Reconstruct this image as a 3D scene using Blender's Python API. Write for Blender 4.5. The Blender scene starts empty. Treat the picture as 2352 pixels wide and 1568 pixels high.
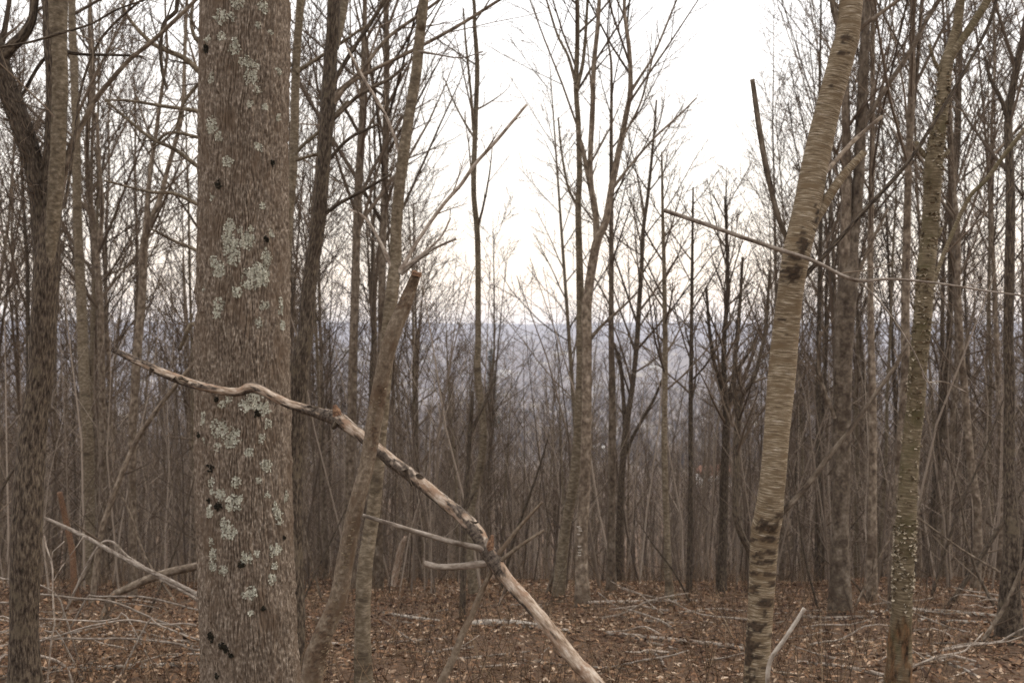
import bpy, math, random
import numpy as np
from mathutils import Vector

# ------------------------------------------------------------------ camera, sky, sun, exposure
SC = bpy.context.scene
COL = SC.collection
EYE = 1.55                       # camera height above the ground at its feet
F, CX, CY = 2286.0, 1176.0, 784.0   # focal length and centre in pixels of the 2352-wide photograph

cam_d = bpy.data.cameras.new('camera')
cam = bpy.data.objects.new('camera', cam_d)
COL.objects.link(cam)
cam.location = (0, 0, EYE)
cam.rotation_euler = (math.radians(90), 0, 0)
cam_d.sensor_width = 36.0
cam_d.lens = 36.0 * F / 2352.0
cam_d.clip_start = 0.05
cam_d.clip_end = 40000
cam_d.dof.use_dof = True
cam_d.dof.focus_distance = 4.1
cam_d.dof.aperture_fstop = 4.0
SC.camera = cam

SUN_EL, SUN_AZ = math.radians(24), math.radians(72)   # azimuth from +Y towards +X
world = bpy.data.worlds.new('World')
SC.world = world
world.use_nodes = True
wn, wl = world.node_tree.nodes, world.node_tree.links
wn.clear()
w_out = wn.new('ShaderNodeOutputWorld')
w_bg = wn.new('ShaderNodeBackground')
w_bg.inputs['Strength'].default_value = 0.1
w_sky = wn.new('ShaderNodeTexSky')
w_sky.sky_type = 'NISHITA'
w_sky.sun_disc = False
w_sky.sun_elevation = SUN_EL
w_sky.sun_rotation = SUN_AZ
w_sky.altitude = 300
w_sky.air_density = 1.0
w_sky.dust_density = 3.0
w_sky.ozone_density = 1.0
# an even overcast deck over it: bright overhead, dimmer and warmer low down
w_tc = wn.new('ShaderNodeTexCoord')
w_sep = wn.new('ShaderNodeSeparateXYZ')
w_ramp = wn.new('ShaderNodeValToRGB')
w_ramp.color_ramp.elements[0].position = 0.0
w_ramp.color_ramp.elements[0].color = (0.66, 0.53, 0.385, 1)
w_ramp.color_ramp.elements[1].position = 0.75
w_ramp.color_ramp.elements[1].color = (0.95, 0.92, 0.89, 1)
e = w_ramp.color_ramp.elements.new(0.14)
e.color = (0.58, 0.535, 0.475, 1)
e = w_ramp.color_ramp.elements.new(0.32)
e.color = (0.59, 0.575, 0.565, 1)
w_gain = wn.new('ShaderNodeVectorMath'); w_gain.operation = 'SCALE'; w_gain.inputs['Scale'].default_value = 30.0
w_mix = wn.new('ShaderNodeMix'); w_mix.data_type = 'RGBA'; w_mix.inputs['Factor'].default_value = 0.86
wl.new(w_tc.outputs['Generated'], w_sep.inputs[0])
wl.new(w_sep.outputs['Z'], w_ramp.inputs['Fac'])
wl.new(w_ramp.outputs['Color'], w_gain.inputs[0])
wl.new(w_sky.outputs['Color'], w_mix.inputs['A'])
wl.new(w_gain.outputs['Vector'], w_mix.inputs['B'])
wl.new(w_mix.outputs['Result'], w_bg.inputs['Color'])
wl.new(w_bg.outputs[0], w_out.inputs[0])

sun_d = bpy.data.lights.new('sun', 'SUN')
sun_d.energy = 1.5
sun_d.angle = math.radians(11)
sun_d.color = (1.0, 0.86, 0.70)
sun = bpy.data.objects.new('sun', sun_d)
COL.objects.link(sun)
sun_dir = Vector((math.sin(SUN_AZ) * math.cos(SUN_EL), math.cos(SUN_AZ) * math.cos(SUN_EL), math.sin(SUN_EL)))
sun.rotation_euler = sun_dir.to_track_quat('Z', 'Y').to_euler()
sun.location = (0, 0, 40)

SC.view_settings.view_transform = 'Standard'
SC.view_settings.look = 'None'
SC.view_settings.exposure = 0.0
SC.view_settings.gamma = 1.0
SC.view_settings.use_curve_mapping = False
SC.render.engine = 'CYCLES'
cy = SC.cycles
cy.max_bounces = 5
cy.diffuse_bounces = 2
cy.glossy_bounces = 2
cy.volume_bounces = 1
cy.use_denoising = True
cy.denoising_prefilter = 'NONE'      # keeps fine bark and twigs crisp
cy.sample_clamp_indirect = 4.0

RNG = np.random.default_rng(11)

# ------------------------------------------------------------------ noise and terrain
def _hash(i, j, k, seed):
    h = (i * 374761393 + j * 668265263 + k * 2147483647 + seed * 1274126177) & 0xFFFFFFFF
    h = ((h ^ (h >> 13)) * 1274126177) & 0xFFFFFFFF
    h = h ^ (h >> 16)
    return (h & 0xFFFFFF) / float(0xFFFFFF)

def vnoise(x, y, z=0.0, seed=0):
    x, y, z = np.broadcast_arrays(np.asarray(x, float), np.asarray(y, float), np.asarray(z, float))
    xi, yi, zi = np.floor(x), np.floor(y), np.floor(z)
    u, v, w = x - xi, y - yi, z - zi
    u, v, w = u * u * (3 - 2 * u), v * v * (3 - 2 * v), w * w * (3 - 2 * w)
    xi, yi, zi = xi.astype(np.int64), yi.astype(np.int64), zi.astype(np.int64)
    r = 0
    for a in (0, 1):
        for b in (0, 1):
            for c in (0, 1):
                wt = (u if a else 1 - u) * (v if b else 1 - v) * (w if c else 1 - w)
                r = r + wt * _hash(xi + a, yi + b, zi + c, seed)
    return r * 2 - 1

def fbm(x, y, z=0.0, seed=0, octv=4):
    s, a, f = 0, 1.0, 1.0
    for o in range(octv):
        s = s + a * vnoise(np.asarray(x) * f, np.asarray(y) * f, np.asarray(z) * f, seed + o)
        a *= 0.5; f *= 2.03
    return s

PY = np.array([-400, -60, 0, 6, 12.5, 16, 40, 120, 300, 700, 1500, 2000, 2700, 3200, 4500, 6000, 9500.])
PZ = np.array([12, 8, 0, -0.78, -1.62, -2.35, -9.6, -21.5, -43, -75, -80, -58, -4, -20, 86, 60, 40.])
_m = np.zeros(len(PY))
_dl = np.diff(PZ) / np.diff(PY)
_m[1:-1] = np.where(_dl[:-1] * _dl[1:] > 0, 2 * _dl[:-1] * _dl[1:] / (_dl[:-1] + _dl[1:] + 1e-12), 0)
_m[0], _m[-1] = _dl[0], _dl[-1]

def ground(x, y):
    x = np.asarray(x, float); y = np.asarray(y, float)
    yc = np.clip(y, PY[0], PY[-1])
    i = np.clip(np.searchsorted(PY, yc) - 1, 0, len(PY) - 2)
    h = PY[i + 1] - PY[i]
    t = (yc - PY[i]) / h
    z = ((2 * t**3 - 3 * t**2 + 1) * PZ[i] + (t**3 - 2 * t**2 + t) * h * _m[i]
         + (-2 * t**3 + 3 * t**2) * PZ[i + 1] + (t**3 - t**2) * h * _m[i + 1])
    near = np.clip((60 - np.abs(y)) / 40, 0, 1)
    z = z + near * (0.06 * vnoise(x * 0.9, y * 0.9, 0, 3) + 0.010 * vnoise(x * 1.9, y * 1.9, 0, 4))
    mid = np.clip((y - 40) / 200, 0, 1)
    z = z + mid * 3.0 * vnoise(x * 0.018, y * 0.018, 0, 5)
    far = np.clip((y - 1200) / 1500, 0, 1)
    z = z + far * (14 * vnoise(x * 0.0011, y * 0.0014, 0, 6) + 5 * vnoise(x * 0.004, y * 0.004, 0, 7))
    return z

def at(px, py, d):
    return np.array([(px - CX) / F * d, d, EYE - (py - CY) / F * d])

def on_ground(px, py, dmax=3000):
    ds = np.concatenate([np.arange(2, 60, 0.02), np.geomspace(60, dmax, 1500)])
    zr = EYE - (py - CY) / F * ds
    g = ground((px - CX) / F * ds, ds)
    k = np.argmax(zr <= g)
    if zr[k] > g[k]:
        k = len(ds) - 1
    return ds[k]

# ------------------------------------------------------------------ materials
MATS = {}
def new_mat(name):
    m = bpy.data.materials.new(name); m.use_nodes = True
    n, l = m.node_tree.nodes, m.node_tree.links
    n.clear()
    out = n.new('ShaderNodeOutputMaterial')
    b = n.new('ShaderNodeBsdfPrincipled')
    b.inputs['Roughness'].default_value = 0.9
    b.inputs['Specular IOR Level'].default_value = 0.15
    l.new(b.outputs[0], out.inputs[0])
    MATS[name] = m
    return m, n, l, b

def ramp(n, stops):
    r = n.new('ShaderNodeValToRGB')
    els = r.color_ramp.elements
    while len(els) < len(stops):
        els.new(0.5)
    for e_, (p, c) in zip(els, stops):
        e_.position = p; e_.color = (*c, 1)
    return r

def noise_node(n, l, vec, scale, detail=4, rough=0.6):
    t = n.new('ShaderNodeTexNoise')
    t.inputs['Scale'].default_value = scale
    t.inputs['Detail'].default_value = detail
    t.inputs['Roughness'].default_value = rough
    l.new(vec, t.inputs['Vector'])
    return t

def uv_map(n, l, su, sv):
    uv = n.new('ShaderNodeUVMap'); uv.uv_map = 'UVMap'
    oi = n.new('ShaderNodeObjectInfo')
    mp = n.new('ShaderNodeMapping')
    mp.inputs['Scale'].default_value = (su, sv, 1)
    cmb = n.new('ShaderNodeCombineXYZ')
    ml = n.new('ShaderNodeMath'); ml.operation = 'MULTIPLY'; ml.inputs[1].default_value = 37.0
    l.new(oi.outputs['Random'], ml.inputs[0])
    l.new(ml.outputs[0], cmb.inputs['Z'])
    l.new(cmb.outputs[0], mp.inputs['Location'])
    l.new(uv.outputs[0], mp.inputs['Vector'])
    return mp.outputs[0], oi

def mixc(n, l, fac, a, b, mode='MIX'):
    m = n.new('ShaderNodeMix'); m.data_type = 'RGBA'; m.blend_type = mode
    for s, v in ((m.inputs['Factor'], fac), (m.inputs['A'], a), (m.inputs['B'], b)):
        if hasattr(v, 'links') or hasattr(v, 'is_linked'):
            l.new(v, s)
        elif isinstance(v, (int, float)):
            s.default_value = v
        else:
            s.default_value = (*v, 1)
    return m.outputs['Result']

def bark_mat(name, stops, su, sv, bump=0.5, dist=0.004, blotch=None, blotch_scale=2.0, blotch_lo=0.5, blotch_hi=0.65,
             mark=None, vary=0.25, fine=60, blotch_v=0.6, fine_v=1.0, second=None, k=0.70):
    sc_ = lambda c: tuple(v_ * k for v_ in c)
    stops = [(p, sc_(c)) for p, c in stops]
    blotch = sc_(blotch) if blotch else None
    mark = (sc_(mark[0]), sc_(mark[1])) if mark else None
    m, n, l, b = new_mat(name)
    v, oi = uv_map(n, l, su, sv)
    t = noise_node(n, l, v, 1.0, 5, 0.65)
    c = ramp(n, stops); l.new(t.outputs['Fac'], c.inputs['Fac'])
    col = c.outputs['Color']
    if blotch:
        v2, _ = uv_map(n, l, blotch_scale, blotch_scale * blotch_v)
        t2 = noise_node(n, l, v2, 1.0, 5, 0.7)
        r2 = ramp(n, [(blotch_lo, (0, 0, 0)), (blotch_hi, (1, 1, 1))]); l.new(t2.outputs['Fac'], r2.inputs['Fac'])
        col = mixc(n, l, r2.outputs['Color'], col, blotch)
    if second:
        v4, _ = uv_map(n, l, second[1], second[2])
        t4 = noise_node(n, l, v4, 1.0, 4, 0.65)
        r4 = ramp(n, [(0.48, (0, 0, 0)), (0.64, (1, 1, 1))]); l.new(t4.outputs['Fac'], r4.inputs['Fac'])
        col = mixc(n, l, r4.outputs['Color'], col, sc_(second[0]))
    if vary:
        hs = n.new('ShaderNodeHueSaturation')
        mr = n.new('ShaderNodeMapRange')
        mr.inputs['To Min'].default_value = 1 - vary; mr.inputs['To Max'].default_value = 1 + vary
        l.new(oi.outputs['Random'], mr.inputs['Value'])
        l.new(mr.outputs[0], hs.inputs['Value'])
        l.new(col, hs.inputs['Color'])
        col = hs.outputs['Color']
    if mark:
        a = n.new('ShaderNodeAttribute'); a.attribute_name = 'mark'
        v3, _ = uv_map(n, l, fine, fine * fine_v)
        t3 = noise_node(n, l, v3, 1.0, 4, 0.7)
        r3 = ramp(n, [(0.36, mark[0]), (0.64, mark[1])]); l.new(t3.outputs['Fac'], r3.inputs['Fac'])
        mk = r3.outputs['Color']
        col = mixc(n, l, a.outputs['Fac'], col, mk)
    l.new(col, b.inputs['Base Color'])
    bp = n.new('ShaderNodeBump'); bp.inputs['Strength'].default_value = bump; bp.inputs['Distance'].default_value = dist
    l.new(t.outputs['Fac'], bp.inputs['Height'])
    l.new(bp.outputs[0], b.inputs['Normal'])
    return m

bark_mat('ridged_bark', [(0.28, (0.060, 0.044, 0.033)), (0.44, (0.150, 0.114, 0.086)), (0.55, (0.235, 0.186, 0.145)), (0.68, (0.45, 0.385, 0.32))],
         115, 52, 0.7, 0.004, blotch=(0.155, 0.112, 0.080), blotch_scale=9, blotch_lo=0.48, blotch_hi=0.66, vary=0)
bark_mat('smooth_bark', [(0.32, (0.058, 0.042, 0.031)), (0.46, (0.145, 0.110, 0.081)), (0.58, (0.245, 0.195, 0.148)), (0.72, (0.40, 0.335, 0.27))],
         30, 14, 0.5, 0.004, blotch=(0.075, 0.052, 0.036), blotch_scale=4, blotch_lo=0.52, blotch_hi=0.7, vary=0.28)
bark_mat('olive_bark', [(0.3, (0.080, 0.060, 0.038)), (0.45, (0.15, 0.117, 0.080)), (0.58, (0.235, 0.19, 0.137)), (0.75, (0.38, 0.32, 0.25))],
         34, 46, 0.5, 0.003, blotch=(0.085, 0.064, 0.044), blotch_scale=6, blotch_v=1.6, blotch_lo=0.52, blotch_hi=0.66, vary=0.1)
bark_mat('dark_bark', [(0.34, (0.018, 0.013, 0.010)), (0.46, (0.062, 0.046, 0.034)), (0.58, (0.135, 0.105, 0.077)), (0.74, (0.23, 0.19, 0.145))],
         115, 20, 1.0, 0.008, blotch=(0.14, 0.112, 0.078), blotch_scale=8, blotch_lo=0.58, blotch_hi=0.7, vary=0.15)
bark_mat('birch_bark', [(0.33, (0.055, 0.038, 0.025)), (0.44, (0.145, 0.106, 0.066)), (0.53, (0.225, 0.175, 0.115)), (0.62, (0.38, 0.32, 0.24)), (0.72, (0.60, 0.54, 0.46))],
         18, 200, 0.35, 0.003, blotch=(0.50, 0.44, 0.36), blotch_scale=11, blotch_lo=0.60, blotch_hi=0.72, blotch_v=7.0, second=((0.155, 0.110, 0.066), 7, 26), k=0.78,
         mark=((0.020, 0.015, 0.012), (0.075, 0.05, 0.032)), vary=0)
bark_mat('shaggy_bark', [(0.3, (0.060, 0.044, 0.027)), (0.45, (0.13, 0.10, 0.062)), (0.58, (0.22, 0.175, 0.115)), (0.75, (0.42, 0.35, 0.26))],
         22, 110, 0.8, 0.005, blotch=(0.10, 0.083, 0.042), blotch_scale=7, blotch_lo=0.5, blotch_hi=0.66,
         mark=((0.022, 0.014, 0.009), (0.25, 0.14, 0.07)), vary=0, fine=60, fine_v=0.16)
bark_mat('sapling_bark', [(0.3, (0.085, 0.063, 0.044)), (0.5, (0.17, 0.13, 0.094)), (0.66, (0.25, 0.20, 0.15)), (0.8, (0.34, 0.27, 0.20))],
         60, 60, 0.6, 0.003, blotch=(0.125, 0.085, 0.056), blotch_scale=12, blotch_lo=0.5, blotch_hi=0.64,
         mark=((0.05, 0.033, 0.022), (0.13, 0.085, 0.055)), vary=0, fine=80)
bark_mat('dead_wood', [(0.32, (0.13, 0.085, 0.058)), (0.46, (0.33, 0.245, 0.18)), (0.58, (0.50, 0.41, 0.33)), (0.72, (0.68, 0.61, 0.54))],
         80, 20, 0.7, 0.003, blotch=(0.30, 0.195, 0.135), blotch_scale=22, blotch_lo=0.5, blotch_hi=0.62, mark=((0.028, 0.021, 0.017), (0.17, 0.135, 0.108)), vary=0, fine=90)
bark_mat('grey_stick', [(0.33, (0.14, 0.106, 0.082)), (0.48, (0.30, 0.245, 0.20)), (0.66, (0.52, 0.455, 0.39))],
         60, 20, 0.4, 0.002, blotch=(0.10, 0.07, 0.05), blotch_scale=14, blotch_lo=0.55, blotch_hi=0.7, vary=0.25)
bark_mat('pale_log', [(0.3, (0.17, 0.13, 0.10)), (0.48, (0.36, 0.31, 0.26)), (0.7, (0.56, 0.51, 0.45))],
         30, 16, 0.4, 0.003, blotch=(0.055, 0.042, 0.034), blotch_scale=9, blotch_lo=0.56, blotch_hi=0.66, vary=0.1)
bark_mat('fresh_break', [(0.38, (0.06, 0.036, 0.024)), (0.5, (0.165, 0.090, 0.055)), (0.66, (0.32, 0.20, 0.125))], 140, 90, 0.6, 0.004, vary=0)

def flake_mat(name, stops, rough=0.95, k=0.72):
    stops = [(p, tuple(v_ * k for v_ in c)) for p, c in stops]
    m, n, l, b = new_mat(name)
    a = n.new('ShaderNodeAttribute'); a.attribute_name = 'tone'
    c = ramp(n, stops); l.new(a.outputs['Fac'], c.inputs['Fac'])
    l.new(c.outputs['Color'], b.inputs['Base Color'])
    b.inputs['Roughness'].default_value = rough
    return m
flake_mat('lichen', [(0.0, (0.24, 0.23, 0.18)), (0.5, (0.43, 0.42, 0.345)), (1.0, (0.60, 0.59, 0.51))], k=0.84)
flake_mat('black_moss', [(0.0, (0.012, 0.011, 0.009)), (1.0, (0.040, 0.034, 0.022))])
flake_mat('curl', [(0.0, (0.10, 0.075, 0.045)), (0.5, (0.27, 0.215, 0.145)), (1.0, (0.55, 0.47, 0.36))])
flake_mat('dead_leaf', [(0.0, (0.050, 0.029, 0.021)), (0.35, (0.15, 0.082, 0.050)), (0.62, (0.26, 0.152, 0.090)), (0.85, (0.40, 0.26, 0.165)), (1.0, (0.56, 0.43, 0.32))])
flake_mat('stalk', [(0.0, (0.032, 0.021, 0.016)), (0.5, (0.11, 0.072, 0.048)), (0.8, (0.25, 0.165, 0.10)), (1.0, (0.36, 0.27, 0.18))])
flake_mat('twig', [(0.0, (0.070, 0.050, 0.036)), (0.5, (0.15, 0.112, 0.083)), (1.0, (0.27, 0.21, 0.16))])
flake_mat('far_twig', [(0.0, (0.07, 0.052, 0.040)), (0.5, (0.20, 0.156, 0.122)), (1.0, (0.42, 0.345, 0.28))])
flake_mat('needle', [(0.0, (0.02, 0.035, 0.018)), (1.0, (0.06, 0.085, 0.04))])

def ground_mat():
    m, n, l, b = new_mat('forest_floor')
    g = n.new('ShaderNodeNewGeometry')
    t = noise_node(n, l, g.outputs['Position'], 14.0, 6, 0.7)
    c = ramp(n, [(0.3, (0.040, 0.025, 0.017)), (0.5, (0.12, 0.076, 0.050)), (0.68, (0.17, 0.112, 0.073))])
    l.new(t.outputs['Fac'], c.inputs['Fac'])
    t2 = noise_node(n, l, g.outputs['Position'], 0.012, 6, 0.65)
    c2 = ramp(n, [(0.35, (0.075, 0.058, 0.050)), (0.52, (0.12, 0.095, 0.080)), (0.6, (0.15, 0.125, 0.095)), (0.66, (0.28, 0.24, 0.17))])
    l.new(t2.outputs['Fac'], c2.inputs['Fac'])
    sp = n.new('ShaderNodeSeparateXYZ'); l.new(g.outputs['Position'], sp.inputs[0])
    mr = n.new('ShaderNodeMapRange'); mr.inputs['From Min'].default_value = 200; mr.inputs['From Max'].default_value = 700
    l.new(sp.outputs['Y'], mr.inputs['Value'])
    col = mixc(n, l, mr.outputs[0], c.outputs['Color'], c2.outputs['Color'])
    l.new(col, b.inputs['Base Color'])
    bp = n.new('ShaderNodeBump'); bp.inputs['Strength'].default_value = 0.8; bp.inputs['Distance'].default_value = 0.03
    l.new(t.outputs['Fac'], bp.inputs['Height']); l.new(bp.outputs[0], b.inputs['Normal'])
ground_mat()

def plain_mat(name, col, rough=0.8):
    m, n, l, b = new_mat(name)
    tc = n.new('ShaderNodeTexCoord')
    t = noise_node(n, l, tc.outputs['Object'], 1.5, 4)
    c = ramp(n, [(0.3, tuple(x * 0.85 for x in col)), (0.7, tuple(min(1, x * 1.12) for x in col))])
    l.new(t.outputs['Fac'], c.inputs['Fac']); l.new(c.outputs['Color'], b.inputs['Base Color'])
    b.inputs['Roughness'].default_value = rough
plain_mat('siding', (0.78, 0.77, 0.74)); plain_mat('brick_red', (0.36, 0.17, 0.11)); plain_mat('roof_grey', (0.30, 0.29, 0.30))
plain_mat('roof_pale', (0.62, 0.60, 0.55)); plain_mat('window_glass', (0.10, 0.13, 0.17), 0.15); plain_mat('tan_wall', (0.52, 0.45, 0.35))

# ------------------------------------------------------------------ mesh helpers
def mesh_from(name, V, Q, mat, T=None, uv=None, attrs=None, smooth=True):
    """V (n,3); Q (m,4) quads; T (k,3) triangles; uv per loop; attrs: point attributes."""
    V = np.asarray(V, np.float32)
    nq = 0 if Q is None else len(Q)
    nt = 0 if T is None else len(T)
    loops = np.concatenate([np.asarray(Q, np.int32).ravel() if nq else np.zeros(0, np.int32),
                            np.asarray(T, np.int32).ravel() if nt else np.zeros(0, np.int32)])
    starts = np.concatenate([np.arange(nq, dtype=np.int32) * 4, nq * 4 + np.arange(nt, dtype=np.int32) * 3])
    me = bpy.data.meshes.new(name)
    me.vertices.add(len(V)); me.vertices.foreach_set('co', V.ravel())
    me.loops.add(len(loops)); me.loops.foreach_set('vertex_index', loops)
    me.polygons.add(nq + nt)
    me.polygons.foreach_set('loop_start', starts)
    if smooth:
        me.polygons.foreach_set('use_smooth', np.ones(nq + nt, bool))
    if uv is not None:
        ul = me.uv_layers.new(name='UVMap')
        ul.data.foreach_set('uv', np.asarray(uv, np.float32).ravel())
    for k, a in (attrs or {}).items():
        at_ = me.attributes.new(k, 'FLOAT', 'POINT')
        at_.data.foreach_set('value', np.asarray(a, np.float32))
    me.materials.append(MATS[mat])
    me.update(calc_edges=True)
    return me

def link(name, data, parent=None, loc=None, label=None, cat=None, group=None, kind=None):
    o = bpy.data.objects.new(name, data)
    COL.objects.link(o)
    if parent is not None:
        o.parent = parent
    if loc is not None:
        o.location = loc
    if label: o['label'] = label
    if cat: o['category'] = cat
    if group: o['group'] = group
    if kind: o['kind'] = kind
    return o

def frames(P):
    """P (...,K,3) -> tangents and two normals; the first normal looks away from the camera (+Y) where it can."""
    Tn = np.gradient(P, axis=-2)
    Tn /= np.linalg.norm(Tn, axis=-1, keepdims=True) + 1e-12
    main = P[..., -1, :] - P[..., 0, :]
    main = main / (np.linalg.norm(main, axis=-1, keepdims=True) + 1e-12)
    ref = np.zeros(P.shape[:-2] + (3,)); ref[..., 1] = 1
    alt = np.abs(main[..., 1]) > 0.8
    ref[alt] = (1, 0, 0.0)
    ref = np.broadcast_to(ref[..., None, :], P.shape)
    N = ref - np.sum(ref * Tn, -1, keepdims=True) * Tn
    N /= np.linalg.norm(N, axis=-1, keepdims=True) + 1e-12
    B = np.cross(Tn, N)
    return Tn, N, B

def tubes(P, R, sides):
    """Many alike tubes: P (M,K,3), R (M,K) -> V, Q"""
    M, K, _ = P.shape
    _, N, B = frames(P)
    th = np.arange(sides) / sides * 2 * np.pi
    off = (N[:, :, None, :] * np.cos(th)[None, None, :, None] + B[:, :, None, :] * np.sin(th)[None, None, :, None])
    V = P[:, :, None, :] + off * R[:, :, None, None]
    idx = np.arange(M * K * sides).reshape(M, K, sides)
    a = idx[:, :-1, :]; b = idx[:, 1:, :]
    Q = np.stack([a, np.roll(a, -1, 2), np.roll(b, -1, 2), b], -1).reshape(-1, 4)
    return V.reshape(-1, 3), Q

def join(parts):
    Vs, Qs, Ts, n = [], [], [], 0
    for V, Q, tone in parts:
        Vs.append(V); Qs.append(Q + n)
        Ts.append(np.broadcast_to(tone, (len(V),)) if np.ndim(tone) == 0 else tone)
        n += len(V)
    return np.concatenate(Vs), np.concatenate(Qs), np.concatenate(Ts)

def smooth_path(pts, step):
    """Catmull-Rom through rows of any width (first three columns are the place), resampled evenly."""
    p = np.asarray(pts, float)
    q = np.vstack([2 * p[0] - p[1], p, 2 * p[-1] - p[-2]])
    out = []
    for i in range(len(p) - 1):
        a, b, c, d = q[i], q[i + 1], q[i + 2], q[i + 3]
        t = np.linspace(0, 1, 12, endpoint=False)[:, None]
        out.append(0.5 * ((2 * b) + (-a + c) * t + (2 * a - 5 * b + 4 * c - d) * t**2 + (-a + 3 * b - 3 * c + d) * t**3))
    out = np.vstack(out + [p[-1:]])
    s = np.concatenate([[0], np.cumsum(np.linalg.norm(np.diff(out[:, :3], axis=0), axis=1))])
    n = max(3, int(s[-1] / step) + 1)
    u = np.linspace(0, s[-1], n)
    return np.stack([np.interp(u, s, out[:, k]) for k in range(p.shape[1])], 1), u

def trunk_mesh(name, path, sides, step, mat, rel=0.03, wob=0.01, seed=0, markf=None, reliefu=40, reliefv=8, cap0=False, cap1=True, org=(0, 0, 0), rmod=None):
    """A bark-covered stem along path rows (x,y,z,r), with relief in the surface itself."""
    p, s = smooth_path(path, step)
    C = p[:, :3]
    r = np.maximum(p[:, 3], 0.0015)
    _, N, B = frames(C[None]); N, B = N[0], B[0]
    th = np.arange(sides) / sides * 2 * np.pi
    ct, st = np.cos(th)[None], np.sin(th)[None]
    S = s[:, None]
    rr = np.broadcast_to(r[:, None], (len(r), sides))
    cu, su_ = ct * rr, st * rr
    relief = fbm(cu * reliefu, su_ * reliefu, S * reliefv, seed, 3)
    lump = vnoise(ct * 1.2 + 5, st * 1.2, S * 2.2, seed + 9)
    rad = rr * (1 + rel * relief + wob * lump)
    if rmod is not None:
        rad = rmod(rad, th, S, p)
    mk = None
    if markf is not None:
        Vt = C[:, None, :] + (N[:, None, :] * ct[..., None] + B[:, None, :] * st[..., None]) * rad[..., None]
        mk, rad = markf(Vt, th, S, rad)
    V = C[:, None, :] + (N[:, None, :] * ct[..., None] + B[:, None, :] * st[..., None]) * rad[..., None]
    K = len(r)
    idx = np.arange(K * sides).reshape(K, sides)
    a, b = idx[:-1], idx[1:]
    Q = np.stack([a, np.roll(a, -1, 1), np.roll(b, -1, 1), b], -1).reshape(-1, 4)
    circ = 2 * np.pi * np.mean(r)
    ju = np.arange(sides) / sides * circ
    ju1 = (np.arange(sides) + 1) / sides * circ
    U = np.empty((K - 1, sides, 4, 2))
    U[:, :, 0, 0] = ju; U[:, :, 1, 0] = ju1; U[:, :, 2, 0] = ju1; U[:, :, 3, 0] = ju
    U[:, :, 0, 1] = s[:-1, None]; U[:, :, 1, 1] = s[:-1, None]; U[:, :, 2, 1] = s[1:, None]; U[:, :, 3, 1] = s[1:, None]
    U = U.reshape(-1, 2)
    Vf = V.reshape(-1, 3) - np.asarray(org)
    mkf = mk.reshape(-1) if mk is not None else None
    T, tuv = [], []
    for flag, ring, cen in ((cap0, idx[0], C[0]), (cap1, idx[-1], C[-1])):
        if flag:
            ci = len(Vf)
            Vf = np.vstack([Vf, (np.asarray(cen) - np.asarray(org))[None]])
            if mkf is not None:
                mkf = np.append(mkf, 0)
            for k in range(sides):
                T.append((ring[k], ring[(k + 1) % sides], ci)); tuv += [(0.01 * k, 0), (0.01 * k + .01, 0), (0.01 * k, 0.01)]
    if T:
        U = np.vstack([U, np.array(tuv)])
    return mesh_from(name, Vf, Q, mat, T=np.array(T) if T else None, uv=U, attrs={'mark': mkf} if mkf is not None else None)

def grow(P, R, n, t0, t1, lenf, ang, K, rng, up=0.25, rf=0.5, rmin=0.002, jit=0.06, lmin=0.05):
    """Children of many parent stems: n each, leaving between t0 and t1 at about ang degrees and bending upwards."""
    M, K0, _ = P.shape
    L = np.sum(np.linalg.norm(np.diff(P, axis=1), axis=2), 1)
    t = t0 + (t1 - t0) * (np.arange(n)[None] + rng.random((M, n))) / n
    f = t * (K0 - 1); i = np.minimum(f.astype(int), K0 - 2); w = (f - i)[..., None]
    m = np.arange(M)[:, None]
    a, b = P[m, i], P[m, i + 1]
    pos = a * (1 - w) + b * w
    tan = b - a; tan /= np.linalg.norm(tan, axis=-1, keepdims=True) + 1e-9
    rp = R[m, i] * (1 - w[..., 0]) + R[m, i + 1] * w[..., 0]
    az = rng.random((M, 1)) * 6.28 + np.arange(n)[None] * 2.399 + rng.normal(0, 0.5, (M, n))
    h = np.where(np.abs(tan[..., 2:3]) > 0.9, np.array([1.0, 0, 0]), np.array([0, 0, 1.0]))
    u = np.cross(tan, h); u /= np.linalg.norm(u, axis=-1, keepdims=True) + 1e-9
    v = np.cross(tan, u)
    A = np.radians(ang + rng.normal(0, 9, (M, n)))[..., None]
    d = tan * np.cos(A) + (u * np.cos(az)[..., None] + v * np.sin(az)[..., None]) * np.sin(A)
    ln = np.maximum(lmin, L[:, None] * lenf * (1 - 0.6 * (t - t0) / (t1 - t0 + 1e-6)) * rng.uniform(0.55, 1.2, (M, n)))
    pts = [pos]; cur = pos; seg = ln[..., None] / (K - 1)
    for k in range(K - 1):
        cur = cur + d * seg
        pts.append(cur)
        d = d + np.array([0, 0, up / (K - 1)]) + rng.normal(0, jit, d.shape)
        d /= np.linalg.norm(d, axis=-1, keepdims=True)
    Pc = np.stack(pts, 2).reshape(M * n, K, 3)
    r0 = np.maximum(rmin * 1.15, rp * rf * rng.uniform(0.75, 1.1, (M, n)))
    Rc = (r0[..., None] * (1 - np.linspace(0, 1, K)) + rmin * np.linspace(0, 1, K)).reshape(M * n, K)
    return Pc, Rc

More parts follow.
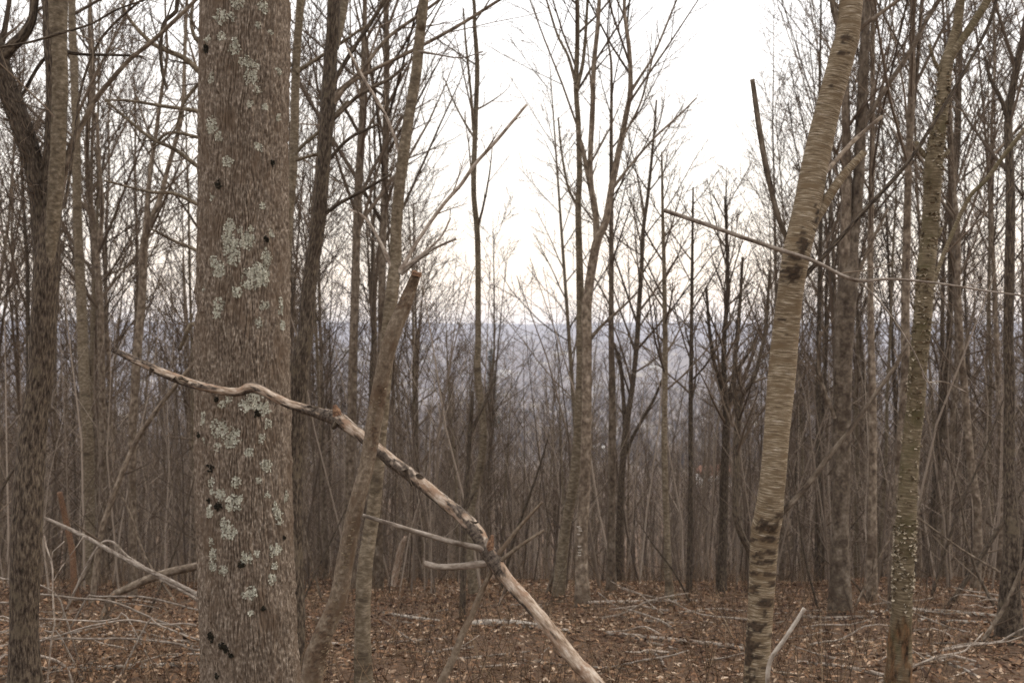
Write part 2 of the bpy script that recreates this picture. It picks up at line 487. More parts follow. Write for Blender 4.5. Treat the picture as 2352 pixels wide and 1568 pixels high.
def crown_parts(P, R, rng, n1=14, n2=6, n3=4, t0=0.35, t1=0.98, len1=0.35, ang=38, rmin=0.0028, rf=0.5, up=0.35):
    out = []
    P1, R1 = grow(P, R, n1, t0, t1, len1, ang, 6, rng, up=up, rf=rf, rmin=rmin * 1.4)
    V, Q = tubes(P1, R1, 4); out.append((V, Q, np.repeat(rng.random(len(P1)) * 0.7, 24)))
    if n2:
        P2, R2 = grow(P1, R1, n2, 0.12, 0.97, 0.5, 36, 4, rng, up=0.25, rf=0.6, rmin=rmin)
        V, Q = tubes(P2, R2, 3); out.append((V, Q, np.repeat(rng.random(len(P2)), 12)))
        if n3:
            P3, R3 = grow(P2, R2, n3, 0.15, 0.97, 0.5, 34, 3, rng, up=0.2, rf=0.75, rmin=rmin * 0.8)
            V, Q = tubes(P3, R3, 3); out.append((V, Q, np.repeat(rng.random(len(P3)), 9)))
    return out

# ------------------------------------------------------------------ terrain
def build_terrain():
    def axis(lo, hi, n, k):
        t = np.linspace(-1, 1, n)
        s = np.sinh(k * t) / np.sinh(k)
        return np.where(s < 0, -s * lo, s * hi)
    xs = axis(-9000, 9000, 241, 7.6)
    ys = axis(-380, 9400, 401, 7.8)
    X, Y = np.meshgrid(xs, ys)
    V = np.stack([X, Y, ground(X, Y) - 0.03 * np.clip((50 - np.abs(Y)) / 10, 0, 1)], -1).reshape(-1, 3)   # the soil lies just under the leaf cover
    ny, nx = X.shape
    i = np.arange(ny * nx).reshape(ny, nx)
    Q = np.stack([i[:-1, :-1], i[:-1, 1:], i[1:, 1:], i[1:, :-1]], -1).reshape(-1, 4)
    link('terrain', mesh_from('terrain', V, Q, 'forest_floor'), kind='structure')
build_terrain()

# ------------------------------------------------------------------ the hero: the lichen-spotted trunk
D_BIG = 4.4
def build_big_tree():
    # centre x, y, half width as seen
    prof = [(577, 1568, 108), (567, 1300, 105), (559, 1000, 104), (557, 700, 102), (559, 400, 97), (565, 0, 97)]
    pts = [(*at(x, y, D_BIG), hw / F * D_BIG * 0.985) for x, y, hw in prof]
    x0, y0, z0, r0 = pts[0]
    gz = float(ground(x0, D_BIG))
    low = [(x0 + 0.015, D_BIG, gz - 0.25, r0 * 1.75), (x0 + 0.012, D_BIG, gz + 0.02, r0 * 1.42), (x0 + 0.006, D_BIG, gz + 0.22, r0 * 1.12)]
    xt, yt, zt, rt = pts[-1]
    hi = [(xt + 0.05, D_BIG, zt + 1.5, rt * 0.94), (xt + 0.05, D_BIG, zt + 4, rt * 0.75), (xt - 0.1, D_BIG, zt + 8, rt * 0.45), (xt - 0.05, D_BIG + .1, zt + 12, 0.012)]
    base = np.array([x0, D_BIG, gz])
    root = link('lichened_tree', None, loc=base, label='thick trunk with ridged grey-brown bark and pale lichen patches, widest tree', cat='tree')
    path = low + pts + hi
    dense = np.array(low + pts)
    # surface: narrow interlaced vertical ridges, broken across
    def surf(th, z):
        """offset from the round in metres; th angle (0 = towards +Y), z world height"""
        circ = 86.0
        cu, su = np.cos(th), np.sin(th)
        warp = 0.35 * vnoise(cu * 4, su * 4, z * 7, 21)
        a = th / (2 * np.pi) * circ
        w = vnoise(cu * 9 + warp, su * 9, z * 6.0, 22) * 1.5 + vnoise(cu * 20, su * 20, z * 16, 23) * 0.45
        saw = np.abs(((a + w) % 1.0) - 0.5) * 2          # 0..1
        ridge = np.clip((saw - 0.08) * 2.6, 0, 1) ** 0.8
        brk = fbm(cu * 15, su * 15, z * 13, 24, 3)
        fine = fbm(cu * 40, su * 40, z * 60, 25, 2)
        cracks = np.clip(0.12 - np.abs(vnoise(cu * 2.2, su * 2.2, z * 3.2, 28)), 0, 0.12) / 0.12 * (vnoise(cu * 6, su * 6, z * 2, 29) > 0.25)
        lump = 0.007 * vnoise(cu * 1.5, su * 1.5, z * 1.5, 26) + 0.004 * vnoise(cu * 4, su * 4, z * 4, 27)
        return 0.0105 * ridge * np.clip(0.75 + 0.5 * brk, 0.1, 1.4) + 0.0025 * brk + 0.0020 * fine - 0.006 * cracks + lump
    p, s = smooth_path(dense, 0.0082)
    C, r = p[:, :3], p[:, 3]
    sides = 430
    th = np.arange(sides) / sides * 2 * np.pi
    th = th + 0.45 * np.sin(th)          # more of the mesh on the side that is seen
    Z = C[:, 2:3] + 0 * th[None]
    rad = r[:, None] + surf(th[None] + 0 * Z, Z)
    V = np.stack([C[:, 0:1] - np.sin(th)[None] * rad, C[:, 1:2] + np.cos(th)[None] * rad, Z], -1)
    K = len(r); idx = np.arange(K * sides).reshape(K, sides)
    a, b = idx[:-1], idx[1:]
    Q = np.stack([a, np.roll(a, -1, 1), np.roll(b, -1, 1), b], -1).reshape(-1, 4)
    circ = 2 * np.pi * 0.2
    ju = th / (2 * np.pi) * circ; ju1 = np.append(th[1:], 2 * np.pi) / (2 * np.pi) * circ
    U = np.empty((K - 1, sides, 4, 2))
    for k, (jj, ss) in enumerate(((ju, s[:-1]), (ju1, s[:-1]), (ju1, s[1:]), (ju, s[1:]))):
        U[:, :, k, 0] = jj; U[:, :, k, 1] = ss[:, None]
    link('trunk', mesh_from('trunk', V.reshape(-1, 3) - base, Q, 'ridged_bark', uv=U.reshape(-1, 2)), root)
    # upper stem above the picture, with limbs
    up_path = [pts[-1]] + hi
    link('upper_trunk', trunk_mesh('upper_trunk', up_path, 40, 0.06, 'ridged_bark', 0.03, org=base), root)
    rng = np.random.default_rng(5)
    pu, _ = smooth_path(up_path, 0.5)
    parts = crown_parts(pu[None, :, :3], pu[None, :, 3], rng, 12, 6, 3, 0.3, 0.97, 0.35, 45, 0.003)
    Vc, Qc, Tc = join(parts)
    link('crown', mesh_from('crown', Vc - base, Qc, 'twig', attrs={'tone': Tc}), root)

    czs, rzs = C[:, 2], r
    def place(px, py):
        """angle and height of a spot seen at a pixel"""
        z = EYE - (py - CY) / F * (D_BIG - 0.17)
        cx = np.interp(z, czs, C[:, 0]); rr = np.interp(z, czs, rzs)
        sx = (px - CX) / F * (D_BIG - 0.14)
        k = np.clip((sx - cx) / rr, -0.96, 0.96)
        return np.pi + np.arcsin(k), z
    def patch(name, px, py, rad_px, mat, thick, seed, dens=1.0, size=0.0040, label=None):
        rng = np.random.default_rng(seed)
        t0, z0_ = place(px, py)
        R_ = rad_px / F * (D_BIG - 0.18)
        n = int(min(800, max(60, 5.0 * (R_ / size) ** 2 * dens)))
        an = rng.random(n) * 6.283; q = rng.random(n) ** 0.62 * 1.3
        du, dv = np.cos(an) * q, np.sin(an) * q
        keep = q < 0.92 + 0.40 * vnoise(np.cos(an) * 1.7 + seed, np.sin(an) * 1.7, q * 2, seed)
        keep &= vnoise(du * 4 + seed, dv * 4, 0, seed + 1) > -0.62 + 0.3 * q
        du, dv = du[keep], dv[keep]; n = len(du)
        if n < 4: return
        zz = z0_ + dv * R_ * 1.12
        rr = np.interp(zz, czs, rzs); cx = np.interp(zz, czs, C[:, 0]); cyy = np.interp(zz, czs, C[:, 1])
        tt = t0 + du * R_ / rr
        k = 5
        fa = np.arange(k) / k * 6.283
        sz = size * rng.uniform(0.6, 1.35, n)
        lobes = sz[:, None] * rng.uniform(0.6, 1.25, (n, k))
        lt = tt[:, None] + lobes * np.cos(fa)[None] / rr[:, None]
        lz = zz[:, None] + lobes * np.sin(fa)[None]
        hgt = thick * rng.uniform(0.5, 1.4, n)[:, None] + rng.uniform(-0.0012, 0.0018, (n, k))
        lr = rr[:, None] + surf(lt, lz) + hgt
        cr = rr + surf(tt, zz) + thick * rng.uniform(0.2, 1.2, n)
        def cyl(t, z, R__, cxx, cy_):
            return np.stack([cxx - np.sin(t) * R__, cy_ + np.cos(t) * R__, z], -1)
        ring = cyl(lt, lz, lr, cx[:, None], cyy[:, None])
        cen = cyl(tt, zz, cr, cx, cyy)
        Vv = np.concatenate([ring, cen[:, None]], 1).reshape(-1, 3)
        bi = np.arange(n)[:, None] * (k + 1)
        T = np.stack([bi + np.arange(k)[None], bi + (np.arange(k)[None] + 1) % k, np.broadcast_to(bi + k, (n, k))], -1).reshape(-1, 3)
        tone = np.repeat(np.clip(rng.normal(0.5, 0.24, n), 0, 1), k + 1)
        link(name, mesh_from(name, Vv - base, None, mat, T=T, attrs={'tone': tone}, smooth=False), root)
    tiles = {
        0: [(480, 40, 55), (690, 50, 45), (340, 160, 55), (440, 180, 35), (655, 230, 25), (740, 270, 20), (215, 350, 30), (345, 350, 35), (460, 450, 50), (470, 380, 30), (545, 580, 40), (610, 620, 55), (600, 720, 50), (785, 610, 30), (245, 720, 40), (640, 820, 35), (585, 960, 30), (250, 1150, 55), (320, 1260, 35), (655, 1345, 35), (400, 1490, 45), (700, 975, 25), (790, 1040, 25)],
        392: [(415, 515, 50), (505, 555, 25), (400, 640, 50), (440, 710, 65), (570, 640, 65), (745, 560, 30), (710, 790, 55), (455, 820, 50), (325, 910, 60), (260, 830, 40), (690, 910, 70), (610, 985, 85), (690, 1000, 60), (485, 1115, 40), (315, 1235, 50), (300, 1310, 35), (700, 1240, 35), (810, 1270, 40), (660, 1390, 35), (855, 1410, 35), (680, 310, 25), (240, 245, 25), (150, 1090, 25), (810, 1180, 25), (595, 530, 20)],
        784: [(620, 530, 80), (550, 590, 45), (710, 620, 55), (735, 760, 35), (150, 700, 50), (320, 800, 65), (430, 890, 75), (310, 960, 30), (400, 520, 30), (585, 1010, 35), (720, 1140, 50), (690, 890, 35), (480, 1280, 40), (250, 1285, 30), (270, 1360, 30), (345, 1400, 40), (460, 1470, 60), (500, 1430, 35), (870, 1470, 40), (725, 1410, 25), (660, 1270, 25), (785, 1545, 45), (230, 1550, 35), (170, 910, 20), (350, 580, 25)],
        1176: [(385, 90, 45), (420, 160, 60), (820, 90, 50), (800, 30, 40), (250, 265, 30), (265, 375, 40), (260, 490, 40), (375, 510, 35), (570, 400, 45), (795, 360, 55), (765, 620, 40), (610, 720, 50), (560, 740, 25), (655, 375, 25), (785, 510, 25), (610, 905, 20), (220, 20, 30)]}
    k = 100
    for y0_, lst in tiles.items():
        for zx, zy, rz in lst:
            k += 1
            patch('lichen_patch', 431.2 + zx / 4, y0_ + zy / 4, rz / 4 * 1.25, 'lichen', 0.0016, k, dens=0.9 if y0_ else 0.65)
    for y0_, lst in {0: [(190, 440, 35), (745, 1480, 28)], 392: [(320, 130, 40), (710, 620, 30)],
                     784: [(650, 660, 32), (240, 1160, 38), (325, 1500, 42), (215, 1465, 25), (295, 530, 22), (110, 870, 28)],
                     1176: [(245, 1140, 45), (375, 1220, 50), (440, 1285, 25), (310, 1485, 25), (520, 470, 32), (700, 880, 20), (840, 265, 14)]}.items():
        for zx, zy, rz in lst:
            k += 1
            patch('moss_tuft', 431.2 + zx / 4, y0_ + zy / 4, rz / 4, 'black_moss', 0.0045, k, dens=1.0)
build_big_tree()

# ------------------------------------------------------------------ the other hand-placed trees
def px_path(pts, d, wob=0.0, seed=0):
    """rows (px, py, half width px[, distance]) -> (x, y, z, r)"""
    out = []
    for i, q in enumerate(pts):
        dd = q[3] if len(q) > 3 else d * (1 + wob * math.sin(i * 1.3 + seed))
        out.append((*at(q[0], q[1], dd), q[2] / F * dd))
    return out

def tree(name, label, pts, d, mat, branches=(), height=None, crown=None, sides=14, step=0.06, rel=0.05, seed=1, markf=None,
         reliefu=40, reliefv=8, flare=1.35, bmat=None, group=None, cat='tree', extend_down=True, rmod=None, wob=0.012, mind=None):
    """pts run from the lowest to the highest; the stem goes on down to the ground and up to its height."""
    rng = np.random.default_rng(seed)
    path = px_path(pts, d, 0.004, seed)
    x0, y0, z0, r0 = path[0]
    x1, y1, z1, r1 = path[1]
    gz = float(ground(x0, y0))
    if extend_down:
        k = (x0 - x1) / max(0.2, z1 - z0)
        drop = max(0.0, z0 - gz)
        bx = x0 + k * drop * 0.5
        gz = float(ground(bx, y0))
        low = [(bx, y0, gz - 0.12, r0 * flare * 1.12), (bx, y0, gz + 0.03, r0 * flare)]
        if drop > 0.3:
            low.append((x0 + k * drop * 0.35, y0, gz + 0.2, r0 * 1.06))
        path = low + [q for q in path if q[2] > gz + 0.28]
    else:
        bx = x0
    base = np.array([bx, y0, gz])
    xt, yt, zt, rt = path[-1]
    if height:
        top = gz + height
        xp, yp, zp, _ = path[-2]
        sl = np.clip((xt - xp) / max(0.2, zt - zp), -0.3, 0.3)
        if top > zt + 0.3:
            for f in (0.33, 0.66, 1.0):
                path.append((xt + sl * 0.6 * f * (top - zt) + rng.normal(0, 0.04), yt + rng.normal(0, 0.08), zt + f * (top - zt), max(0.004, rt * (1 - f * 0.93))))
    root = link(name, None, loc=base, label=label, cat=cat, group=group)
    link('trunk', trunk_mesh('trunk', path, sides, step, mat, rel, wob, seed, markf, reliefu, reliefv, org=base, rmod=rmod), root)
    stems = [np.array(path)]
    for b in branches:
        bp = np.array(px_path(b['p'], b.get('d', d)))
        if b.get('out'):       # goes on beyond the picture
            dv = bp[-1] - bp[-2]; dv[3] = 0
            dv[:3] /= np.linalg.norm(dv[:3])
            e_ = bp[-1].copy(); e_[:3] += dv[:3] * b['out']; e_[3] *= 0.35
            bp = np.vstack([bp, e_])
        o = link(b.get('name', 'branch'), trunk_mesh('branch', bp, b.get('sides', 8), b.get('step', 0.04), b.get('mat', bmat or mat), 0.06, 0.05, seed + 3, markf=b.get('markf'), cap0=True, org=base), root)
        if b.get('label'): o['label'] = b['label']
        if b.get('tw', True):
            stems.append(bp)
    if crown:
        parts = []
        c = dict(crown)
        only = c.pop('branch_twigs', 5)
        pm, _ = smooth_path(stems[0], 0.3)
        if c.get('n1', 1):
            parts += crown_parts(pm[None, :, :3], pm[None, :, 3], rng, **c)
        if only:
            for bp in stems[1:]:
                q, _ = smooth_path(bp, 0.15)
                P1, R1 = grow(q[None, :, :3], q[None, :, 3], only, 0.2, 0.98, 0.33, 34, 5, rng, up=0.2, rf=0.5, rmin=0.002)
                V, Q = tubes(P1, R1, 3); parts.append((V, Q, np.repeat(rng.random(len(P1)), 15)))
                P2, R2 = grow(P1, R1, 4, 0.15, 0.97, 0.45, 34, 3, rng, up=0.15, rf=0.7, rmin=0.0016)
                V, Q = tubes(P2, R2, 3); parts.append((V, Q, np.repeat(rng.random(len(P2)), 9)))
        Vc, Qc, Tc = join(parts)
        link('crown', mesh_from('crown', Vc - base, Qc, 'twig', attrs={'tone': Tc}), root)
    return root

def spots(lst, d, ragged=0.45, seed=0, ax=1.0):
    """dark bark scars: rows (px, py, rx, ry) seen on the near side of a stem"""
    def f(V, th, S, rad):
        px = CX + V[..., 0] / V[..., 1] * F; py = CY - (V[..., 2] - EYE) / V[..., 1] * F
        front = np.cos(th)[None] < 0.3
        mk = np.zeros(px.shape)
        nz = fbm(px * 0.07, py * 0.22, 0, seed, 4) * ragged * 1.5
        for x, y, rx, ry in lst:
            q = np.sqrt(((px - x) / rx) ** 2 + ((py - y) / ry) ** 2) + nz
            mk = np.maximum(mk, np.clip((1.05 - q) * 2.2, 0, 0.96))
        mk = mk * front
        return mk, rad * (1 + 0.035 * mk * (1 + vnoise(px * 0.35, py * 0.35, 0, seed + 4)))
    return f

# --- leaning birch on the right
birch_pts = [(1736, 1568, 28), (1748, 1384, 29), (1756, 1234, 32), (1765, 1184, 32), (1775, 1100, 29), (1785, 984, 29), (1795, 870, 31), (1804, 770, 30), (1817, 660, 29),
             (1831, 575, 31), (1853, 480, 31), (1876, 360, 30), (1904, 240, 28), (1936, 120, 28), (1955, 0, 26)]
bscar = spots([(1815, 625, 30, 26), (1835, 590, 34, 9), (1845, 560, 12, 30), (1760, 1205, 34, 12), (1762, 1238, 34, 8), (1745, 1272, 22, 12), (1775, 1318, 26, 8), (1735, 1350, 16, 10),
               (1762, 1385, 24, 9), (1745, 1440, 24, 14), (1720, 1500, 11, 70), (1720, 1570, 20, 50), (1790, 1180, 16, 14), (1935, 122, 12, 6), (1912, 195, 9, 5), (1945, 90, 14, 10),
               *[(1748 + 26 * math.sin(q * 2.4), 1195 + q * 24, 10 + 9 * abs(math.sin(q * 1.7)), 4 + 4 * abs(math.cos(q * 2.1))) for q in range(16)], (1875, 505, 9, 30), (1797, 735, 10, 5), (1806, 770, 8, 4), (1752, 1290, 30, 5)], 5.5, seed=31)
birch = tree('birch', 'leaning birch with banded golden-grey bark and dark scars, right of centre', birch_pts, 5.5, 'birch_bark', sides=48, step=0.012, rel=0.018, seed=31,
     markf=bscar, reliefu=25, reliefv=90, height=9.5, bmat='smooth_bark',
     crown=dict(n1=9, n2=5, n3=3, t0=0.62, t1=0.97, len1=0.25, branch_twigs=0),
     branches=[dict(p=[(1822, 580, 9), (1806, 545, 6.5), (1790, 505, 6), (1770, 430, 6.5), (1748, 320, 6.5), (1728, 183, 5.5)], label='straight broken stub pointing up left', step=0.02),
               dict(p=[(1850, 555, 14), (1868, 510, 13), (1890, 475, 12), (1930, 412, 10), (1985, 350, 8)], mat='birch_bark', label='thick broken stub pointing up right', step=0.02, sides=14),
               dict(p=[(1885, 405, 6, 5.65), (1915, 375, 5.5, 5.8), (1960, 325, 5, 5.95), (2025, 268, 4, 6.1)], label='pale snapped side branch'),
               dict(p=[(1945, 95, 10), (1927, 55, 9), (1915, 20, 8), (1908, -30, 7)], out=1.5),
               dict(p=[(1955, 90, 7), (1980, 62, 5), (2010, 40, 4.5), (2065, 0, 4), (2110, -35, 3)], out=1.2),
               dict(p=[(1838, 640, 9), (1862, 618, 6), (1900, 580, 5.5), (1980, 490, 5), (2080, 380, 4.5), (2140, 290, 4.2), (2200, 190, 4), (2270, 60, 4), (2295, -20, 4)], out=1.5, mat='dark_bark', label='long thin dark branch sweeping up right'),
               dict(p=[(1775, 1195, 13), (1800, 1172, 8), (1850, 1120, 6.5), (1900, 1052, 6), (1950, 990, 5.5), (2000, 920, 5), (2050, 850, 4.5), (2087, 785, 4)], label='low thin branch slanting up right'),
               dict(p=[(1752, 1192, 9), (1742, 1165, 4), (1730, 1132, 2.5)]),
               ])
def gpath(pts, lift=0.0):
    """rows (px, py, hw): lying on the ground where the pixel meets it"""
    out = []
    for x, y, hw in pts:
        d = on_ground(x, y)
        r = hw / F * d
        X = (x - CX) / F * d
        out.append((X, d, float(ground(X, d)) + r * 0.6 + lift, r))
    return out
def grounded(path, first=True, last=True):
    p = [tuple(q) for q in path]
    def foot(a, b):
        v = np.array(a[:3]) - np.array(b[:3]); v = v / np.linalg.norm(v)
        g = float(ground(a[0], a[1]))
        L = max(0.15, (a[2] - g) / 0.9)
        x, y = a[0] + v[0] * L * 0.5, a[1] + v[1] * L * 0.5
        return (x, y, float(ground(x, y)) - 0.01, a[3])
    if last: p = p + [foot(p[-1], p[-2])]
    if first: p = [foot(p[0], p[1])] + p
    return p
# --- broken branch hung across the birch
def stick_thing(name, label, paths, mat, cat='branch', base_pt=None, sides=8, step=0.03, markf=None, group=None, twigs=0, seed=3, rel=0.06, partnames=None, cap0=True, child_mat=None):
    """paths: list of arrays of rows (x,y,z,r); the first is the main stem"""
    P0 = np.array(paths[0])
    base = P0[np.argmin(P0[:, 2]), :3].copy() if base_pt is None else np.asarray(base_pt, float)
    if len(paths) == 1 and not twigs:
        return link(name, trunk_mesh(name, P0, sides, step, mat, rel, 0.05, seed, markf, cap0=cap0, org=base), None, base, label, cat, group)
    root = link(name, None, None, base, label, cat, group)
    link('stem', trunk_mesh('stem', P0, sides, step, mat, rel, 0.05, seed, markf, cap0=cap0, org=base), root)
    for i, q in enumerate(paths[1:]):
        nm = partnames[i] if partnames else 'side_branch'
        link(nm, trunk_mesh(nm, q, max(6, sides // 2), step, (child_mat[i] if child_mat else mat), rel, 0.05, seed + i, None, cap0=True, org=base), root)
    if twigs:
        rng = np.random.default_rng(seed)
        for q in paths:
            qq, _ = smooth_path(np.array(q), 0.1)
            P1, R1 = grow(qq[None, :, :3], qq[None, :, 3], twigs, 0.2, 0.97, 0.25, 45, 4, rng, up=0.1, rf=0.6, rmin=0.0013)
            for i_ in range(len(P1)):
                V, Q = tubes(P1[i_:i_ + 1], R1[i_:i_ + 1], 3)
                link('twig', mesh_from('twig', V - base, Q, 'twig', attrs={'tone': np.full(len(V), rng.random())}), root)
    return root

stick_thing('hung_branch', 'thin broken branch hung across the leaning birch, forking to the right',
            [px_path([(1525, 483, 5), (1620, 515, 5), (1720, 550, 5), (1810, 580, 4.8), (1870, 600, 4.5), (1940, 635, 4.2), (1980, 645, 4), (2050, 641, 3), (2150, 650, 2.6), (2250, 666, 2.2), (2352, 680, 2), (2450, 700, 1.4)], 5.32),
             px_path([(1965, 640, 3), (2010, 680, 2.2), (2060, 745, 2), (2100, 810, 1.8), (2128, 870, 1.6), (2170, 930, 1)], 5.32),
             px_path([(2118, 850, 1.5), (2128, 876, 1.6), (2170, 877, 1.3), (2220, 900, 1)], 5.32)], 'grey_stick', twigs=3, seed=41, step=0.02)
stick_thing('snapped_stick', 'short pale snapped stick rising at the foot of the leaning birch',
            [grounded(px_path([(1762, 1600, 5), (1768, 1520, 5.5), (1800, 1470, 5), (1825, 1432, 4.8), (1848, 1396, 5)], 5.3), True, False)], 'pale_log', seed=42)

# --- shaggy tree with curling bark
D_SH = 7.0
sh_pts = [(2064, 1568, 25), (2066, 1484, 27), (2072, 1384, 22), (2079, 1234, 23), (2086, 1109, 21), (2094, 1009, 20), (2104, 919, 20), (2109, 834, 20), (2118, 750, 20), (2126, 625, 20), (2134, 550, 19), (2141, 450, 19),
          (2144, 380, 20), (2164, 240, 15), (2172, 155, 15), (2190, 90, 11), (2206, 0, 10)]
def sh_mark(V, th, S, rad):
    py = CY - (V[..., 2] - EYE) / V[..., 1] * F; px = CX + V[..., 0] / V[..., 1] * F
    m = np.clip((py - 1425 + 30 * vnoise(px * 0.08, py * 0.03, 0, 5)) / 25, 0, 1)
    m = m * np.clip(0.7 + fbm(px * 0.12, py * 0.02, 0, 8, 3), 0, 1)
    return m, rad * (1 + 0.10 * m * fbm(px * 0.15, py * 0.02, 0, 8, 2))
shaggy = tree('shaggy_tree', 'tree with pale curling flaky bark and an orange rotten base, right side', sh_pts, D_SH, 'shaggy_bark', sides=40, step=0.012, rel=0.03, seed=51, markf=sh_mark,
     reliefu=30, reliefv=50, height=9, crown=dict(n1=8, n2=5, n3=3, t0=0.7, t1=0.97, len1=0.25, branch_twigs=3),
     branches=[dict(p=[(2168, 165, 13), (2190, 120, 10), (2225, 70, 9), (2269, 0, 9), (2300, -60, 8)], out=1.5, label='paler right fork of the stem'),
               dict(p=[(2144, 375, 10), (2118, 350, 6), (2105, 325, 5)], tw=False), dict(p=[(2150, 370, 8), (2172, 355, 6), (2180, 345, 4)], tw=False),
               dict(p=[(2168, 165, 8), (2150, 150, 5), (2134, 102, 3)], tw=False),
               dict(p=[(2138, 560, 6), (2155, 540, 5), (2162, 523, 4)], tw=False),
               dict(p=[(2106, 830, 8, 7.2), (2130, 700, 6, 7.5), (2154, 620, 5, 7.6), (2194, 520, 5, 7.7), (2229, 450, 5, 7.7), (2264, 415, 5, 7.7), (2304, 360, 5, 7.7), (2360, 290, 5, 7.7)], out=2, label='long olive branch rising right')])
def add_curls():
    rng = np.random.default_rng(77)
    pth, _ = smooth_path(px_path(sh_pts, D_SH, 0.004, 51), 0.01)
    zs = pth[:, 2]
    base = np.array(shaggy.location)
    n = 2600
    py = np.concatenate([rng.uniform(1195, 1410, 900), rng.uniform(150, 830, 1300), rng.uniform(830, 1195, 400)])
    w = vnoise(py * 0.02, 0, 0, 9)
    th = rng.uniform(0, 6.283, n)
    keep = fbm(py * 0.03, np.cos(th) * 1.5, np.sin(th) * 1.5, 13, 2) > np.where(py > 1195, -0.45 + (py - 1195) / 300, -0.12)
    py, th = py[keep], th[keep]; n = len(py)
    z = EYE - (py - CY) / F * D_SH
    cx, cyy, rr = np.interp(z, zs, pth[:, 0]), np.interp(z, zs, pth[:, 1]), np.interp(z, zs, pth[:, 3])
    wdt = rng.uniform(0.010, 0.032, n); ht = rng.uniform(0.004, 0.011, n); out = rng.uniform(0.003, 0.013, n)
    V = np.empty((n, 6, 3))
    for k, (sa, lift, o_) in enumerate(((-1, 0, -0.002), (-1, 1, 1), (0, 0, 0.001), (0, 1, 1.35), (1, 0, -0.002), (1, 1, 0.9))):
        t = th + sa * wdt / 2 / rr
        o = np.where(o_ > 0.5, out * o_, o_)
        V[:, k, 0] = cx - np.sin(t) * (rr + o); V[:, k, 1] = cyy + np.cos(t) * (rr + o); V[:, k, 2] = z + lift * ht * rng.choice([-1, 1], n)
    b = np.arange(n)[:, None] * 6
    Q = np.concatenate([b + np.array([[0, 2, 3, 1]]), b + np.array([[2, 4, 5, 3]])])
    tone = np.repeat(np.clip(rng.normal(0.55, 0.3, n) + np.where(py > 1195, 0.15, 0), 0, 1), 6)
    link('bark_curls', mesh_from('bark_curls', V.reshape(-1, 3) - base, Q, 'curl', attrs={'tone': tone}, smooth=False), shaggy, kind='stuff')
add_curls()

# --- cut-off sapling in front of the broken branch
D_SAP = 3.55
sap_pts = [(715, 1568, 25), (738, 1470, 23), (775, 1380, 21), (793, 1290, 20), (810, 1200, 19), (826, 1130, 18), (840, 1080, 17), (858, 980, 18), (870, 905, 18), (885, 830, 18), (905, 760, 18), (930, 700, 16), (945, 660, 13), (955, 632, 11)]
sap_mark = spots([(742, 1490, 14, 40), (728, 1450, 20, 10), (760, 1420, 10, 30), (930, 690, 22, 22), (875, 900, 10, 16), (880, 930, 14, 8), (945, 650, 16, 18), (860, 1010, 8, 30), (720, 1510, 10, 40)], D_SAP, 0.6, 61)
sapling = tree('cut_off_sapling', 'slim leaning trunk broken off at the top with an orange end', sap_pts, D_SAP, 'sapling_bark', sides=36, step=0.008, rel=0.03, seed=61, markf=sap_mark, reliefu=60, reliefv=40)
def add_break():
    rng = np.random.default_rng(4)
    c = at(956, 632, D_SAP); base = np.array(sapling.location)
    d = at(962, 610, D_SAP) - c; d /= np.linalg.norm(d)
    r = 11.6 / F * D_SAP
    u = np.cross(d, (0, 1, 0)); u /= np.linalg.norm(u); v = np.cross(d, u)
    k = 14; V = []
    for j, (h, s) in enumerate(((-0.004, 1.03), (0.004, 1.02), (0.009, 0.8), (0.006, 0.4), (0.008, 0.05))):
        for i in range(k):
            a = i / k * 6.283
            hh = h + (rng.uniform(-0.003, 0.008) if j in (1, 2, 3) else 0)
            V.append(c + d * hh + (u * math.cos(a) + v * math.sin(a)) * r * s)
    V = np.array(V); idx = np.arange(5 * k).reshape(5, k)
    a_, b_ = idx[:-1], idx[1:]
    Q = np.stack([a_, np.roll(a_, -1, 1), np.roll(b_, -1, 1), b_], -1).reshape(-1, 4)
    uv = (V[Q.ravel()][:, [0, 2]] - c[[0, 2]])
    o = link('broken_end', mesh_from('broken_end', V - base, Q, 'fresh_break', uv=uv), sapling)
    o['label'] = 'orange broken wood at the top'
    # small orange bark cracks running up the stem, peeling slivers
    pth, _ = smooth_path(px_path(sap_pts, D_SAP, 0.004, 61), 0.01)
    n = 130
    py = np.concatenate([rng.normal(1300, 90, 60), rng.normal(930, 70, 30), rng.normal(1500, 40, 40)])
    z = EYE - (py - CY) / F * D_SAP
    zs = pth[:, 2]
    cx, cyy, rr = np.interp(z, zs, pth[:, 0]), np.interp(z, zs, pth[:, 1]), np.interp(z, zs, pth[:, 3])
    th = np.pi + np.where(py > 1400, rng.normal(0.9, 0.35, n), rng.normal(0.1, 0.3, n))
    V = np.empty((n, 4, 3)); hw = rng.uniform(0.002, 0.005, n); hh = rng.uniform(0.0012, 0.003, n)
    for q, (sx, sy) in enumerate(((-1, -1), (1, -1), (1, 1), (-1, 1))):
        t = th + sx * hw / rr
        R_ = rr * 1.03 + 0.0012 + (0.0018 if sy > 0 else 0)
        V[:, q] = np.stack([cx - np.sin(t) * R_, cyy + np.cos(t) * R_, z + sy * hh], -1)
    Q = np.arange(n * 4).reshape(n, 4)
    link('bark_slivers', mesh_from('bark_slivers', V.reshape(-1, 3) - base, Q, 'curl', attrs={'tone': np.repeat(rng.uniform(0.1, 0.7, n), 4)}, smooth=False), sapling, kind='stuff')
add_break()

